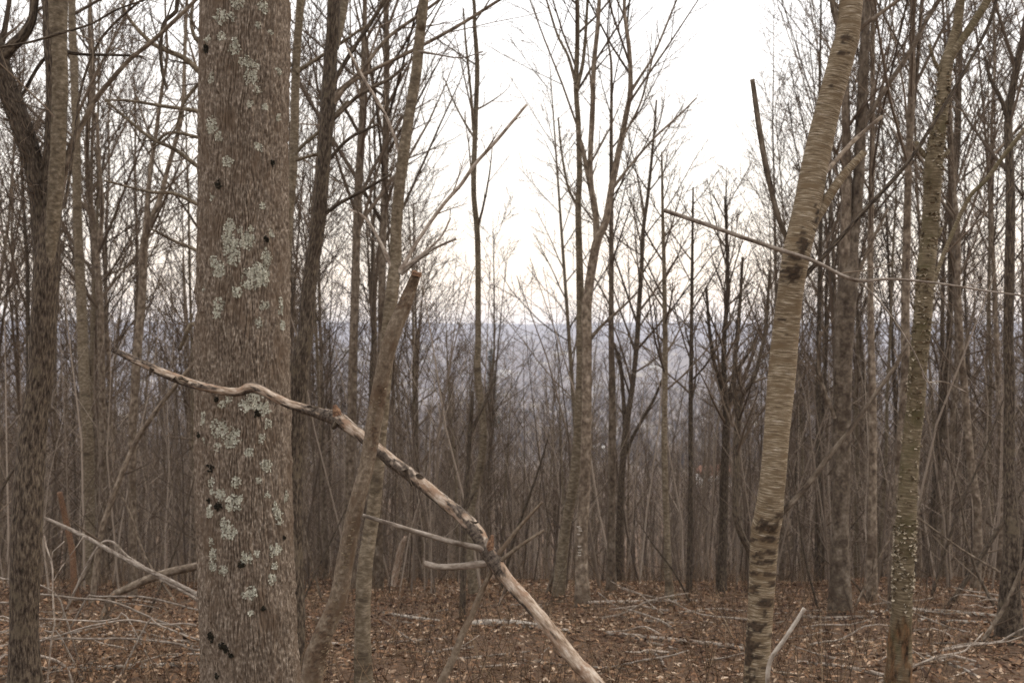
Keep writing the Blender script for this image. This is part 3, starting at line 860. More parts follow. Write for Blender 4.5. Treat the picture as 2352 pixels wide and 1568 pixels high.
# --- the broken dead branch across the foreground
def dead_branch():
    main = [(262, 803, 5.5, 3.95), (300, 822, 7.5, 3.95), (345, 843, 8.5, 3.95), (405, 868, 10, 3.94), (470, 888, 9.5, 3.93), (540, 900, 9.5, 3.91), (574, 890, 11.5, 3.90), (604, 898, 9.5, 3.89), (660, 926, 10, 3.86),
            (722, 945, 11.5, 3.82), (775, 962, 16, 3.78), (808, 984, 13, 3.75), (845, 1012, 13, 3.72), (900, 1058, 14, 3.68), (960, 1103, 14, 3.63), (1015, 1148, 14.5, 3.58), (1062, 1186, 15, 3.54), (1090, 1216, 17, 3.51),
            (1110, 1250, 17, 3.49), (1135, 1290, 18, 3.47), (1165, 1330, 15, 3.45), (1200, 1370, 15, 3.43), (1245, 1422, 15, 3.40), (1290, 1478, 15.5, 3.37), (1330, 1528, 16, 3.34), (1372, 1572, 16.5, 3.31), (1600, 1860, 17, 3.1)]
    P = px_path(main, 3.6)
    lx, ly, lz, lr = P[-1]
    P.append((lx + 0.12, ly - 0.08, float(ground(lx + 0.12, ly - 0.08)) + 0.01, lr))
    # down-left leg
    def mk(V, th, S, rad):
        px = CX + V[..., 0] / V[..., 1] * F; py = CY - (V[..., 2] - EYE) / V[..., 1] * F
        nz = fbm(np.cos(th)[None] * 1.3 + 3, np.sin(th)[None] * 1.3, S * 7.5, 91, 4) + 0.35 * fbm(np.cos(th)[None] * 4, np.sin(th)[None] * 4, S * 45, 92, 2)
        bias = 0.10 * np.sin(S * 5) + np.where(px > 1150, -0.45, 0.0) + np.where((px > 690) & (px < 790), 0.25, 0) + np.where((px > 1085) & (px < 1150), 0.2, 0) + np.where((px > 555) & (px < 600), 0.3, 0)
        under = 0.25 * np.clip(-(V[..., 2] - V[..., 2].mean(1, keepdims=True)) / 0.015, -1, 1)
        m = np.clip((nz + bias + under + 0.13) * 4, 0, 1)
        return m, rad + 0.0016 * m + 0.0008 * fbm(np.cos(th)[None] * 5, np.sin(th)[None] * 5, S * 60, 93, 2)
    base = np.array(P[-1][:3])
    root = link('dead_branch', None, None, base, 'long dead broken branch slanting across the foreground with peeling bark', 'branch')
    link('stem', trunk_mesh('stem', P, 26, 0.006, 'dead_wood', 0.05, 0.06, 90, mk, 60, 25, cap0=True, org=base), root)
    def side(name, pts, mat, label=None, sides=10, markon=True, cap=True):
        q = px_path(pts, 3.47)
        o = link(name, trunk_mesh(name, q, sides, 0.008, mat, 0.08, 0.08, 95 + len(name), mk if markon else None, cap0=True, org=base), root)
        if label: o['label'] = label
    side('side_branch', [(1125, 1275, 10), (1108, 1260, 8), (1050, 1247, 6.5), (960, 1222, 6), (900, 1203, 5), (835, 1183, 4.2, 3.62), (803, 1168, 4, 3.68)], 'grey_stick', 'slender side branch reaching left', markon=False)
    side('side_branch', [(1132, 1290, 10), (1115, 1293, 8.5), (1060, 1300, 8), (1010, 1301, 7.5), (973, 1293, 7)], 'grey_stick', 'short snapped side branch with pale end', markon=False)
    side('side_branch', [(1140, 1278, 7), (1152, 1263, 5.5), (1190, 1213, 4), (1225, 1175, 3.5), (1246, 1152, 2.5)], 'sapling_bark', markon=False)
    side('side_branch', [(1138, 1292, 7), (1152, 1285, 5), (1200, 1249, 4), (1250, 1217, 3.2)], 'sapling_bark', markon=False)
    q = [(1136, 1296, 7), (1122, 1325, 5.5), (1100, 1372, 7), (1080, 1420, 7, 3.44), (1062, 1455, 8, 3.42), (1040, 1512, 9, 3.4), (1012, 1568, 10, 3.38), (930, 1740, 11, 3.3)]
    side('side_branch', q, 'sapling_bark', 'lower side branch propping towards the ground', markon=False)
    side('stub', [(1122, 1268, 9), (1126, 1248, 8.5), (1131, 1228, 2.5)], 'fresh_break', 'orange splintered stub')
    side('stub', [(1112, 1262, 6), (1118, 1245, 5), (1119, 1235, 2)], 'grey_stick', markon=False)
    side('stub', [(1165, 1345, 8), (1158, 1362, 4.5), (1145, 1390, 2)], 'dead_wood', 'short pale splinter')
    side('stub', [(775, 955, 10), (772, 942, 8.5), (768, 930, 4)], 'fresh_break', 'orange splintered knot')
    side('stub', [(775, 970, 9), (768, 978, 8), (764, 985, 3)], 'dark_bark', markon=False)
    side('stub', [(930, 1078, 8), (938, 1098, 4), (946, 1116, 2)], 'dark_bark', markon=False)
    side('stub', [(400, 868, 6), (413, 879, 4), (425, 884, 1.5)], 'dark_bark', markon=False)
    side('stub', [(350, 846, 6), (345, 855, 4), (344, 862, 2)], 'dark_bark', markon=False)
    # black bark strips clinging to the stem
    for x, y, n_ in ((945, 1080, 5), (720, 935, 4), (1090, 1240, 6), (415, 862, 3), (1150, 1290, 4)):
        for k in range(n_):
            a = RNG.uniform(-14, 14); b_ = RNG.uniform(-10, 4)
            dd = np.interp(x + a, [q_[0] for q_ in main], [q_[3] for q_ in main])
            yy = np.interp(x + a, [q_[0] for q_ in main], [q_[1] for q_ in main]) + b_
            q = px_path([(x + a, yy, 4, dd - 0.012), (x + a + 8, yy + RNG.uniform(-3, 7), 3.2, dd - 0.02), (x + a + RNG.uniform(10, 18), yy + RNG.uniform(0, 12), 1.2, dd - 0.012)], dd)
            link('bark_strip', trunk_mesh('bark_strip', q, 5, 0.006, 'dark_bark', 0.2, 0.1, k, cap0=True, org=base), root)
dead_branch()

# --- left dark trunk with two stems
D_L = 6.2
left_scar = spots([(70, 1115, 22, 22), (110, 605, 16, 30), (75, 1170, 25, 12)], D_L, 0.5, 71)
left_tree = tree('dark_furrowed_tree', 'dark furrowed trunk at the left edge dividing into a pale and a dark stem',
    [(60, 1568, 32), (55, 1450, 31), (60, 1280, 33), (65, 1130, 33), (75, 1000, 30), (95, 850, 28), (100, 740, 28), (106, 620, 27), (112, 540, 25), (118, 450, 24), (125, 340, 22), (130, 200, 22), (126, 100, 24), (125, 0, 25)],
    D_L, 'dark_bark', sides=36, step=0.014, rel=0.055, seed=71, reliefu=55, reliefv=14, height=10,
    crown=dict(n1=10, n2=5, n3=3, t0=0.45, t1=0.97, len1=0.22, branch_twigs=4),
    branches=[dict(p=[(100, 600, 22), (97, 540, 22), (90, 450, 22), (75, 370, 22), (50, 290, 24), (20, 210, 23), (0, 150, 22), (-30, 60, 22), (-50, -60, 20)], sides=24, step=0.02, out=3, name='dark_stem', label='dark crooked stem bending left, hairy with rootlets'),
              dict(p=[(-5, 150, 16), (25, 110, 14), (55, 80, 12), (75, 40, 10), (80, -10, 9)], out=1, label='dark forked limb'),
              dict(p=[(120, 545, 9), (140, 450, 7), (160, 345, 6.5), (190, 285, 6), (215, 235, 6), (255, 185, 5.5), (300, 135, 5), (350, 95, 5), (430, 20, 4.5), (460, -10, 4)], out=1, mat='smooth_bark', label='pale branch rising right'),
              dict(p=[(148, 480, 4), (170, 330, 3.2), (185, 210, 3), (220, 110, 3), (262, 55, 2.8), (330, -5, 2.5)], d=6.05, out=1),
              dict(p=[(-20, 112, 3), (65, 98, 3), (145, 75, 3), (210, 55, 2.6), (270, 22, 2.4), (345, -4, 2.2)], d=5.9, out=1),
              dict(p=[(40, 240, 4), (110, 128, 4), (200, 126, 3.5), (300, 128, 3), (330, 132, 2)], d=6.5)])
def pale_face():
    # the pale, smoother stem face above the fork is its own bark plate
    q = px_path([(104, 720, 2, D_L - 0.04), (110, 640, 8, D_L - 0.05), (118, 560, 13, D_L - 0.055), (124, 480, 16, D_L - 0.052), (130, 400, 17, D_L - 0.05), (134, 330, 17, D_L - 0.045), (137, 200, 18, D_L - 0.04), (133, 100, 20, D_L - 0.035), (132, -20, 21, D_L - 0.03)], D_L)
    link('pale_stem', trunk_mesh('pale_stem', q, 28, 0.014, 'olive_bark', 0.04, 0.02, 72, org=np.array(left_tree.location)), left_tree)
    rng = np.random.default_rng(8)
    q, _ = smooth_path(px_path([(95, 500, 22), (75, 370, 22), (50, 290, 24), (20, 210, 23), (0, 150, 22), (-30, 60, 22), (-50, -60, 20)], D_L), 0.05)
    P1, R1 = grow(q[None, :, :3], q[None, :, 3] * 0.05 + 0.004, 260, 0.02, 0.99, 0.16, 55, 6, rng, up=0.3, rf=0.7, rmin=0.002, jit=0.22)
    V, Q = tubes(P1, R1, 3); parts = [(V, Q, np.repeat(rng.random(len(P1)), 18))]
    P2, R2 = grow(P1, R1, 3, 0.2, 0.97, 0.5, 45, 4, rng, up=0.1, rf=0.7, rmin=0.0011, jit=0.15)
    V, Q = tubes(P2, R2, 3); parts.append((V, Q, np.repeat(rng.random(len(P2)), 12)))
    V, Q, T = join(parts)
    link('rootlets', mesh_from('rootlets', V - np.array(left_tree.location), Q, 'twig', attrs={'tone': T}), left_tree, kind='stuff')
pale_face()

CR = dict(n1=22, n2=8, n3=5, t0=0.38, t1=0.98, len1=0.30)
CRs = dict(n1=16, n2=7, n3=4, t0=0.45, t1=0.98, len1=0.24)
CRt = dict(n1=24, n2=8, n3=5, t0=0.40, t1=0.98, len1=0.30, ang=30)

tree('twin_stemmed_tree', 'brown trunk forking into two upright stems just right of the leaning birch',
     [(1930, 1420, 21), (1930, 1234, 19), (1934, 1000, 20), (1936, 850, 20), (1943, 700, 22), (1950, 640, 21), (1958, 560, 14), (1970, 440, 13), (1979, 250, 12), (1985, 130, 11), (1990, 0, 10)], 10.2, 'smooth_bark', sides=20, step=0.04, rel=0.06, seed=81, height=13, crown=CRs,
     branches=[dict(p=[(1946, 660, 16), (1941, 600, 13), (1944, 430, 11), (1942, 200, 9), (1940, 20, 8)], sides=14, name='second_stem'),
               dict(p=[(1972, 310, 8), (1984, 285, 6), (2034, 205, 6), (2089, 120, 5.5), (2124, 55, 5), (2160, -5, 5)], out=1.5),
               dict(p=[(1918, 960, 5), (1895, 900, 4.5), (1880, 840, 4), (1885, 760, 3)]), dict(p=[(1958, 660, 4), (2000, 560, 4), (2040, 480, 3)])])
tree('pale_smooth_tree', 'pale smooth straight trunk between the furrowed left trunk and the lichened trunk',
     [(203, 1352, 13), (206, 1200, 12), (205, 1100, 12), (202, 1000, 12), (195, 900, 12), (190, 784, 12), (185, 650, 11), (178, 500, 10), (175, 300, 9), (170, 150, 9), (165, 0, 8)], on_ground(203, 1352), 'olive_bark', sides=16, rel=0.02, seed=82, height=14, crown=CRs)
tree('slim_tree', 'slim trunk just right of the pale smooth trunk, kinked at eye level',
     [(236, 1330, 8), (236, 1000, 8), (232, 784, 8), (230, 700, 8), (222, 600, 7.5), (212, 500, 7), (204, 440, 6), (200, 330, 5.5), (210, 180, 5)], 15.5, 'smooth_bark', seed=83, height=11, crown=CR, sides=10,
     branches=[dict(p=[(222, 610, 6), (235, 480, 5), (228, 380, 4.5), (222, 260, 4)])])
tree('forked_sapling', 'thin dark sapling forking in a narrow V just left of the lichened trunk',
     [(305, 1300, 9), (304, 1000, 9), (310, 900, 9), (318, 784, 9), (327, 675, 9), (330, 575, 9), (337, 520, 8), (339, 460, 6), (346, 390, 5), (358, 310, 4.5), (368, 230, 4), (376, 180, 3.5), (384, 120, 3)], 11.5, 'smooth_bark', seed=84, height=8.2, sides=10,
     crown=dict(n1=10, n2=5, n3=3, t0=0.5, t1=0.98, len1=0.16),
     branches=[dict(p=[(336, 525, 7), (352, 490, 6.5), (365, 465, 6), (385, 390, 5.5), (410, 300, 5), (420, 240, 4.5), (425, 100, 4), (430, -10, 3.5)], out=1.5)])
stick_thing('hanging_vine', 'black crooked vine stem hanging from above near the lichened trunk',
            [px_path([(384, 206, 3), (374, 170, 4), (369, 115, 4.2), (376, 55, 4.5), (400, 30, 5), (408, -10, 5), (420, -300, 5)], 6.4)], 'dark_bark', cat='vine', seed=85)
hid_br = [dict(p=[(520, 190, 8), (466, 170, 7), (425, 135, 6), (350, 100, 5), (300, 48, 4), (280, 10, 3)]),
          dict(p=[(520, 270, 6), (455, 256, 5), (420, 250, 4.5), (380, 245, 4), (300, 232, 3.2), (240, 230, 2.5)]),
          dict(p=[(520, 420, 6), (457, 384, 5), (400, 342, 4.5), (350, 320, 4), (290, 272, 3.5), (240, 228, 2.5)]),
          dict(p=[(520, 330, 5), (458, 316, 4), (390, 305, 3.5), (350, 335, 3)]),
          dict(p=[(520, 500, 6), (455, 470, 4.5), (400, 445, 4), (340, 440, 3.2), (240, 415, 2.5)]),
          dict(p=[(520, 610, 5), (453, 576, 4), (400, 553, 3.2), (345, 525, 2.5)]),
          dict(p=[(520, 150, 5), (460, 190, 4), (420, 240, 3.4), (400, 300, 3), (340, 350, 2)]),
          dict(p=[(520, 90, 6), (462, 100, 5), (440, 60, 4), (445, -10, 3)]),
          dict(p=[(560, 760, 6), (450, 742, 5), (425, 775, 5), (412, 805, 4)], tw=False)]
tree('hidden_tree', 'tree hidden by the lichened trunk, its olive branches reaching left from behind',
     [(565, 1500, 22), (562, 1000, 20), (560, 600, 18), (560, 300, 16), (562, 0, 14)], 7.6, 'olive_bark', seed=86, height=10, sides=14, crown=dict(n1=6, n2=4, n3=3, t0=0.6, t1=0.97, len1=0.25, branch_twigs=9), branches=hid_br)
tree('slender_grey_tree', 'slender grey stem rising close behind the right edge of the lichened trunk',
     [(668, 1500, 13), (658, 1000, 11), (656, 784, 10), (655, 700, 9.5), (660, 575, 9.5), (668, 450, 10), (675, 350, 10), (680, 150, 9.5), (690, 0, 9)], 9.2, 'olive_bark', seed=87, height=12, sides=14,
     crown=dict(n1=12, n2=5, n3=3, t0=0.45, t1=0.97, len1=0.2),
     branches=[dict(p=[(682, 165, 7), (705, 150, 5), (760, 115, 4), (840, 60, 3.5)]), dict(p=[(676, 355, 6), (700, 330, 4.5), (735, 300, 4), (800, 230, 3)]), dict(p=[(676, 370, 5), (700, 362, 4), (760, 345, 3)]),
               dict(p=[(668, 150, 6), (650, 140, 5), (600, 60, 4)])])
tree('dark_leaning_tree', 'dark-barked leaning tree with several branches sweeping up right, beside the lichened trunk',
     [(668, 1500, 26), (672, 1100, 23), (680, 980, 22), (689, 834, 21), (700, 784, 18), (708, 675, 17), (718, 600, 16), (730, 525, 16), (738, 450, 15), (748, 325, 15), (755, 225, 18), (760, 125, 15), (767, 0, 15)], 7.5, 'dark_bark', sides=26, step=0.02, rel=0.05, seed=88, height=11,
     crown=dict(n1=9, n2=5, n3=3, t0=0.55, t1=0.97, len1=0.22, branch_twigs=6),
     branches=[dict(p=[(742, 262, 9), (758, 210, 6), (780, 165, 5.5), (820, 100, 5), (860, 40, 5), (890, -10, 5)], out=1.5, mat='dark_bark'),
               dict(p=[(762, 240, 8), (800, 195, 5), (850, 165, 4.5), (960, 110, 4.2), (1060, 55, 4), (1155, -5, 3.5)], out=1.5, mat='smooth_bark'),
               dict(p=[(762, 235, 8), (775, 212, 5), (828, 165, 4.5), (888, 90, 4.2), (963, 35, 4), (1010, 0, 3.5)], out=1.5, mat='smooth_bark'),
               dict(p=[(758, 280, 7), (785, 255, 5), (830, 215, 4.5), (900, 178, 4), (935, 145, 3)], mat='smooth_bark'),
               dict(p=[(770, 110, 10, 7.6), (780, 60, 11, 7.7), (790, 0, 11, 7.8)], out=2, name='second_stem', mat='olive_bark'),
               dict(p=[(735, 500, 6), (775, 470, 4.5), (830, 440, 4), (900, 400, 3)]), dict(p=[(745, 380, 5), (800, 320, 4), (870, 285, 3)])])
tree('straight_dim_tree', 'straight brown tree with dense upswept twigs left of the cut-off sapling',
     [(803, 1330, 11), (803, 1100, 11), (808, 950, 11), (812, 784, 10), (815, 700, 10), (818, 575, 9.5), (822, 450, 9.5), (828, 350, 9), (833, 250, 8), (836, 100, 6), (838, 0, 5)], 12.6, 'smooth_bark', seed=89, height=10.5, sides=12, crown=dict(n1=30, n2=7, n3=4, t0=0.42, t1=0.98, len1=0.30, ang=32))
tree('upright_grey_tree', 'upright grey stem crossing behind the sapling leaning above the cut-off one',
     [(868, 1330, 10), (870, 1000, 9), (876, 784, 9), (878, 600, 8.5), (883, 450, 8), (886, 300, 7.5), (888, 150, 7), (888, 0, 6)], 13.2, 'smooth_bark', seed=90, height=11.5, sides=12, crown=dict(n1=30, n2=7, n3=4, t0=0.4, t1=0.98, len1=0.30, ang=30))
tree('leaning_olive_tree', 'leaning olive-barked tree standing directly behind the cut-off sapling',
     [(835, 1568, 17), (833, 1434, 18), (838, 1309, 18), (848, 1234, 16), (860, 1150, 16), (874, 980, 16), (890, 784, 16), (900, 675, 15), (908, 600, 14), (910, 525, 13), (918, 425, 13), (928, 350, 13), (938, 275, 12), (955, 175, 12), (965, 75, 11.5), (973, 0, 11)], 7.0, 'olive_bark', sides=24, step=0.02, rel=0.05, seed=91, height=9.5,
     crown=dict(n1=7, n2=5, n3=3, t0=0.62, t1=0.97, len1=0.22, branch_twigs=4), bmat='grey_stick',
     markf=spots([(838, 1300, 16, 10), (905, 640, 10, 26), (898, 670, 12, 20), (836, 1430, 8, 90)], 7.0, 0.5, 91),
     branches=[dict(p=[(912, 625, 7), (928, 608, 5), (958, 555, 4.5), (1018, 470, 4.2), (1058, 425, 4), (1093, 375, 4), (1143, 320, 3.8), (1210, 240, 3)], label='pale straight branch slanting up right'),
               dict(p=[(925, 372, 6), (908, 320, 4), (883, 260, 3.8), (838, 185, 3.2), (798, 112, 2.5)]),
               dict(p=[(903, 620, 6), (873, 555, 4), (838, 500, 3), (800, 480, 2)]),
               dict(p=[(920, 630, 5), (985, 578, 3.6), (1048, 548, 2.5)]), dict(p=[(920, 618, 5), (960, 592, 3.4), (1012, 545, 2.6), (1035, 500, 2)]),
               dict(p=[(960, 118, 4), (1000, 125, 2), (1060, 133, 1.6), (1110, 118, 1.2)])])
tree('wavy_slim_tree', 'slim solitary wavy stem against the sky right of the cut-off sapling',
     [(1088, 1369, 10), (1080, 1284, 9.5), (1082, 1200, 9), (1088, 1134, 8.5), (1105, 1059, 8.5), (1110, 984, 8), (1097, 850, 8), (1098, 784, 7), (1098, 600, 6.5), (1095, 520, 6.5), (1088, 440, 6), (1090, 340, 6), (1093, 260, 5.5), (1096, 150, 5.5), (1090, 60, 4.5), (1088, 0, 4)], on_ground(1088, 1369), 'olive_bark', seed=92, height=9.2, sides=12,
     crown=dict(n1=9, n2=4, n3=3, t0=0.5, t1=0.98, len1=0.14),
     branches=[dict(p=[(1088, 300, 4), (1082, 220, 3), (1070, 100, 2.5), (1064, 20, 2)]), dict(p=[(1098, 320, 3), (1085, 310, 2.5), (1050, 250, 2), (1020, 180, 1.5)])])
tree('dead_sapling', 'thin dark dead sapling with one bare side spur below the wavy slim stem',
     [(1062, 1420, 6), (1068, 1200, 5.5), (1073, 1104, 5.5), (1080, 994, 5), (1084, 940, 4.5), (1086, 899, 3)], on_ground(1062, 1420), 'dark_bark', seed=93, sides=8, branches=[dict(p=[(1080, 1000, 4.5), (1095, 965, 4), (1118, 915, 3.5), (1133, 870, 2.5)]), dict(p=[(1070, 1170, 4), (1085, 1140, 3.5), (1097, 1124, 2)])])
d_pair = on_ground(1338, 1384)
tree('tall_centre_tree', 'tall trunk at centre dividing high into three stems, white scratches on its foot',
     [(1338, 1384, 14), (1336, 1259, 13), (1342, 1134, 13), (1346, 1034, 12), (1348, 859, 11.5), (1348, 784, 11.5), (1348, 700, 12), (1358, 625, 10.5), (1371, 555, 10), (1391, 510, 8.5), (1404, 435, 7.5), (1421, 350, 7), (1441, 250, 6), (1448, 210, 6), (1446, 125, 5), (1437, 50, 4.5), (1434, 0, 4)], d_pair, 'smooth_bark', seed=94, height=10.5, sides=16, step=0.04,
     crown=dict(n1=20, n2=7, n3=4, t0=0.52, t1=0.98, len1=0.26, ang=30, branch_twigs=9),
     branches=[dict(p=[(1371, 555, 8), (1367, 480, 7), (1358, 430, 6.5), (1356, 360, 6), (1361, 250, 6), (1364, 150, 5.5), (1372, 70, 5), (1377, -10, 4.5)], out=1.2, name='second_stem'),
               dict(p=[(1368, 500, 6), (1356, 430, 6), (1348, 390, 5.5), (1338, 340, 5), (1326, 300, 3)], name='third_stem'),
               dict(p=[(1448, 212, 4), (1475, 170, 3), (1500, 130, 2.6), (1530, 60, 2.4), (1558, -10, 2)]),
               dict(p=[(1402, 440, 4), (1440, 390, 3), (1500, 320, 2.6), (1560, 265, 2.2), (1600, 225, 1.6)]),
               dict(p=[(1400, 430, 3.5), (1425, 330, 2.8), (1470, 240, 2.4), (1500, 130, 2)]),
               dict(p=[(1350, 784, 5), (1385, 745, 3.5), (1430, 705, 2.8), (1465, 670, 2)])])
def scratches():
    o = bpy.data.objects['tall_centre_tree']; base = np.array(o.location)
    rng = np.random.default_rng(3)
    for y in (1209, 1218, 1226, 1254, 1262, 1268, 1274, 1213):
        x = 1331 + rng.uniform(-3, 3)
        q = px_path([(x - 4, y, 1.6, d_pair - 0.066), (x, y + 1, 2.0, d_pair - 0.070), (x + 4, y + rng.uniform(-1, 1), 1.4, d_pair - 0.068)], d_pair)
        link('bark_scratch', trunk_mesh('bark_scratch', q, 5, 0.01, 'pale_log', cap0=True, org=base), o)
scratches()
tree('centre_companion_tree', 'straight stem rising just left of the tall three-stemmed centre tree',
     [(1283, 1359, 12), (1296, 1234, 12), (1313, 1134, 12), (1326, 1034, 12), (1333, 859, 10), (1333, 784, 10), (1333, 700, 9), (1331, 600, 8), (1328, 475, 7), (1331, 400, 6.5), (1328, 280, 6), (1323, 200, 6), (1326, 100, 5.5), (1326, 0, 5)], d_pair + 0.35, 'olive_bark', seed=95, height=10.8, sides=14,
     crown=dict(n1=20, n2=7, n3=4, t0=0.5, t1=0.98, len1=0.24, ang=32, branch_twigs=6),
     branches=[dict(p=[(1325, 205, 5), (1338, 150, 4.2), (1345, 80, 3.6), (1350, -10, 3)], out=1), dict(p=[(1322, 190, 4), (1305, 130, 3.2), (1280, 80, 2.8), (1255, 0, 2.4)], out=1),
               dict(p=[(1330, 480, 4), (1305, 430, 3), (1290, 350, 2.5), (1282, 270, 2)])])
tree('straight_centre_tree', 'thin straight stem immediately right of the tall three-stemmed centre tree',
     [(1404, 1360, 10), (1404, 1234, 9.5), (1406, 1050, 9), (1406, 884, 8), (1404, 784, 6.5), (1404, 650, 6), (1404, 450, 5), (1404, 300, 4), (1404, 150, 3)], on_ground(1404, 1360), 'smooth_bark', seed=96, height=7.6, sides=10, crown=CRs)
tree('curving_tree', 'thin dark stem curving right as it rises, two places right of the centre tree',
     [(1421, 1334, 8.5), (1426, 1134, 8), (1436, 999, 7.5), (1453, 884, 6), (1463, 784, 6), (1468, 700, 5.5), (1473, 625, 5), (1478, 525, 4.5), (1488, 450, 4), (1501, 320, 3), (1508, 230, 2)], 14.2, 'dark_bark', seed=97, sides=10, crown=CR,
     branches=[dict(p=[(1436, 1000, 5), (1431, 900, 4.5), (1424, 830, 4), (1410, 790, 3)]), dict(p=[(1430, 1060, 5), (1455, 1000, 4), (1500, 920, 3.4), (1530, 850, 2.5)])])
tree('plain_straight_tree', 'plain straight slender stem midway between the centre tree and the leaning birch',
     [(1538, 1384, 8), (1533, 1250, 7.5), (1526, 1034, 7), (1528, 834, 6), (1526, 650, 5), (1522, 480, 3.5), (1520, 350, 2)], on_ground(1538, 1384), 'olive_bark', seed=98, sides=10, crown=CRs)
tree('thin_dark_tree', 'thin dark stem with sparse twigs left of the Y-forked tree',
     [(1583, 1360, 6), (1586, 1134, 5.5), (1586, 984, 5.5), (1588, 784, 4.5), (1590, 600, 3.5), (1592, 430, 2)], on_ground(1583, 1360), 'dark_bark', seed=99, sides=8, crown=CRs)
tree('y_forked_tree', 'dark trunk forking low into several stems left of the leaning birch',
     [(1656, 1360, 10), (1661, 1234, 10), (1663, 1134, 10), (1668, 959, 8.5), (1664, 880, 6.5), (1663, 784, 5.5), (1671, 675, 5), (1670, 575, 4), (1665, 450, 2.5)], on_ground(1656, 1362), 'dark_bark', seed=100, sides=12, crown=CRt,
     branches=[dict(p=[(1667, 950, 6), (1657, 890, 5), (1641, 834, 4.5), (1630, 760, 4), (1622, 660, 3)]), dict(p=[(1668, 955, 6), (1683, 880, 5), (1690, 800, 4.5), (1700, 690, 4), (1706, 590, 3)]), dict(p=[(1666, 930, 5), (1690, 860, 4), (1725, 800, 3.2), (1750, 740, 2)])])
tree('crooked_dark_tree', 'crooked dark trunk close left of the leaning birch, bending away at its foot',
     [(1730, 1400, 8), (1726, 1284, 8), (1706, 1234, 8), (1691, 1184, 8), (1691, 1080, 7.5), (1693, 1009, 8), (1698, 934, 7), (1710, 900, 6), (1731, 869, 5), (1745, 820, 4.5), (1760, 740, 4), (1768, 620, 3)], 10.4, 'dark_bark', seed=101, sides=12, crown=CRs,
     branches=[dict(p=[(1694, 960, 5), (1687, 900, 4.5), (1690, 820, 4), (1700, 730, 3)])])
tree('tall_thin_pair_tree', 'tall thin grey tree rising just left of the shaggy tree, second stem alongside',
     [(2052, 1400, 11), (2064, 1084, 9), (2079, 859, 9.5), (2079, 784, 9.5), (2080, 650, 9.5), (2084, 500, 8.5), (2086, 400, 8), (2091, 275, 8), (2096, 120, 7), (2096, 0, 6)], 10.6, 'smooth_bark', seed=102, height=12, sides=12, crown=CR,
     branches=[dict(p=[(2092, 290, 6), (2104, 190, 5), (2112, 80, 4.5), (2118, -10, 4)], out=1.5, name='second_stem'), dict(p=[(2086, 320, 4), (2100, 340, 4), (2125, 385, 3)], tw=False)])
tree('right_edge_tree', 'dark thick-footed trunk at the right edge of the picture',
     [(2319, 1450, 26), (2319, 1384, 24), (2324, 1234, 18), (2318, 1084, 13), (2319, 884, 12), (2316, 784, 11), (2319, 600, 11), (2321, 450, 10), (2316, 300, 9), (2320, 240, 8.5), (2340, 130, 8), (2358, 40, 7)], 9.0, 'dark_bark', seed=103, height=11, sides=16, step=0.03, crown=CR,
     branches=[dict(p=[(2316, 280, 6), (2300, 230, 5), (2275, 180, 4), (2262, 130, 3)])])
tree('bowed_tree', 'bowed slim trunk between the shaggy tree and the right edge trunk',
     [(2240, 1360, 9), (2246, 1184, 9), (2229, 1059, 9), (2219, 934, 8), (2209, 834, 7.5), (2204, 750, 7), (2200, 650, 6.5), (2199, 525, 6), (2190, 420, 5), (2185, 300, 3.5)], 12.4, 'smooth_bark', seed=104, height=9.5, sides=10, crown=CRt)
tree('evenly_straight_tree', 'evenly straight grey trunk between the twin-stemmed tree and the shaggy tree',
     [(2002, 1384, 10), (2004, 1134, 9.5), (2004, 934, 9), (2001, 784, 7.5), (1999, 600, 6.5), (2003, 350, 6), (2004, 0, 4.5)], on_ground(2002, 1384), 'smooth_bark', seed=105, height=10.5, sides=10, crown=CRt)
tree('rust_stub_tree', 'leaning rust-brown dead stub left of the pale smooth trunk',
     [(170, 1330, 8), (165, 1260, 7.5), (150, 1190, 7), (137, 1130, 6)], 11.5, 'fresh_break', seed=106, sides=8)
tree('yellow_stub', 'leaning yellowish splintered stub behind the broken branch',
     [(900, 1350, 8), (912, 1300, 8), (922, 1255, 7), (932, 1232, 4)], on_ground(900, 1352), 'dead_wood', seed=107, sides=8, cat='stump')

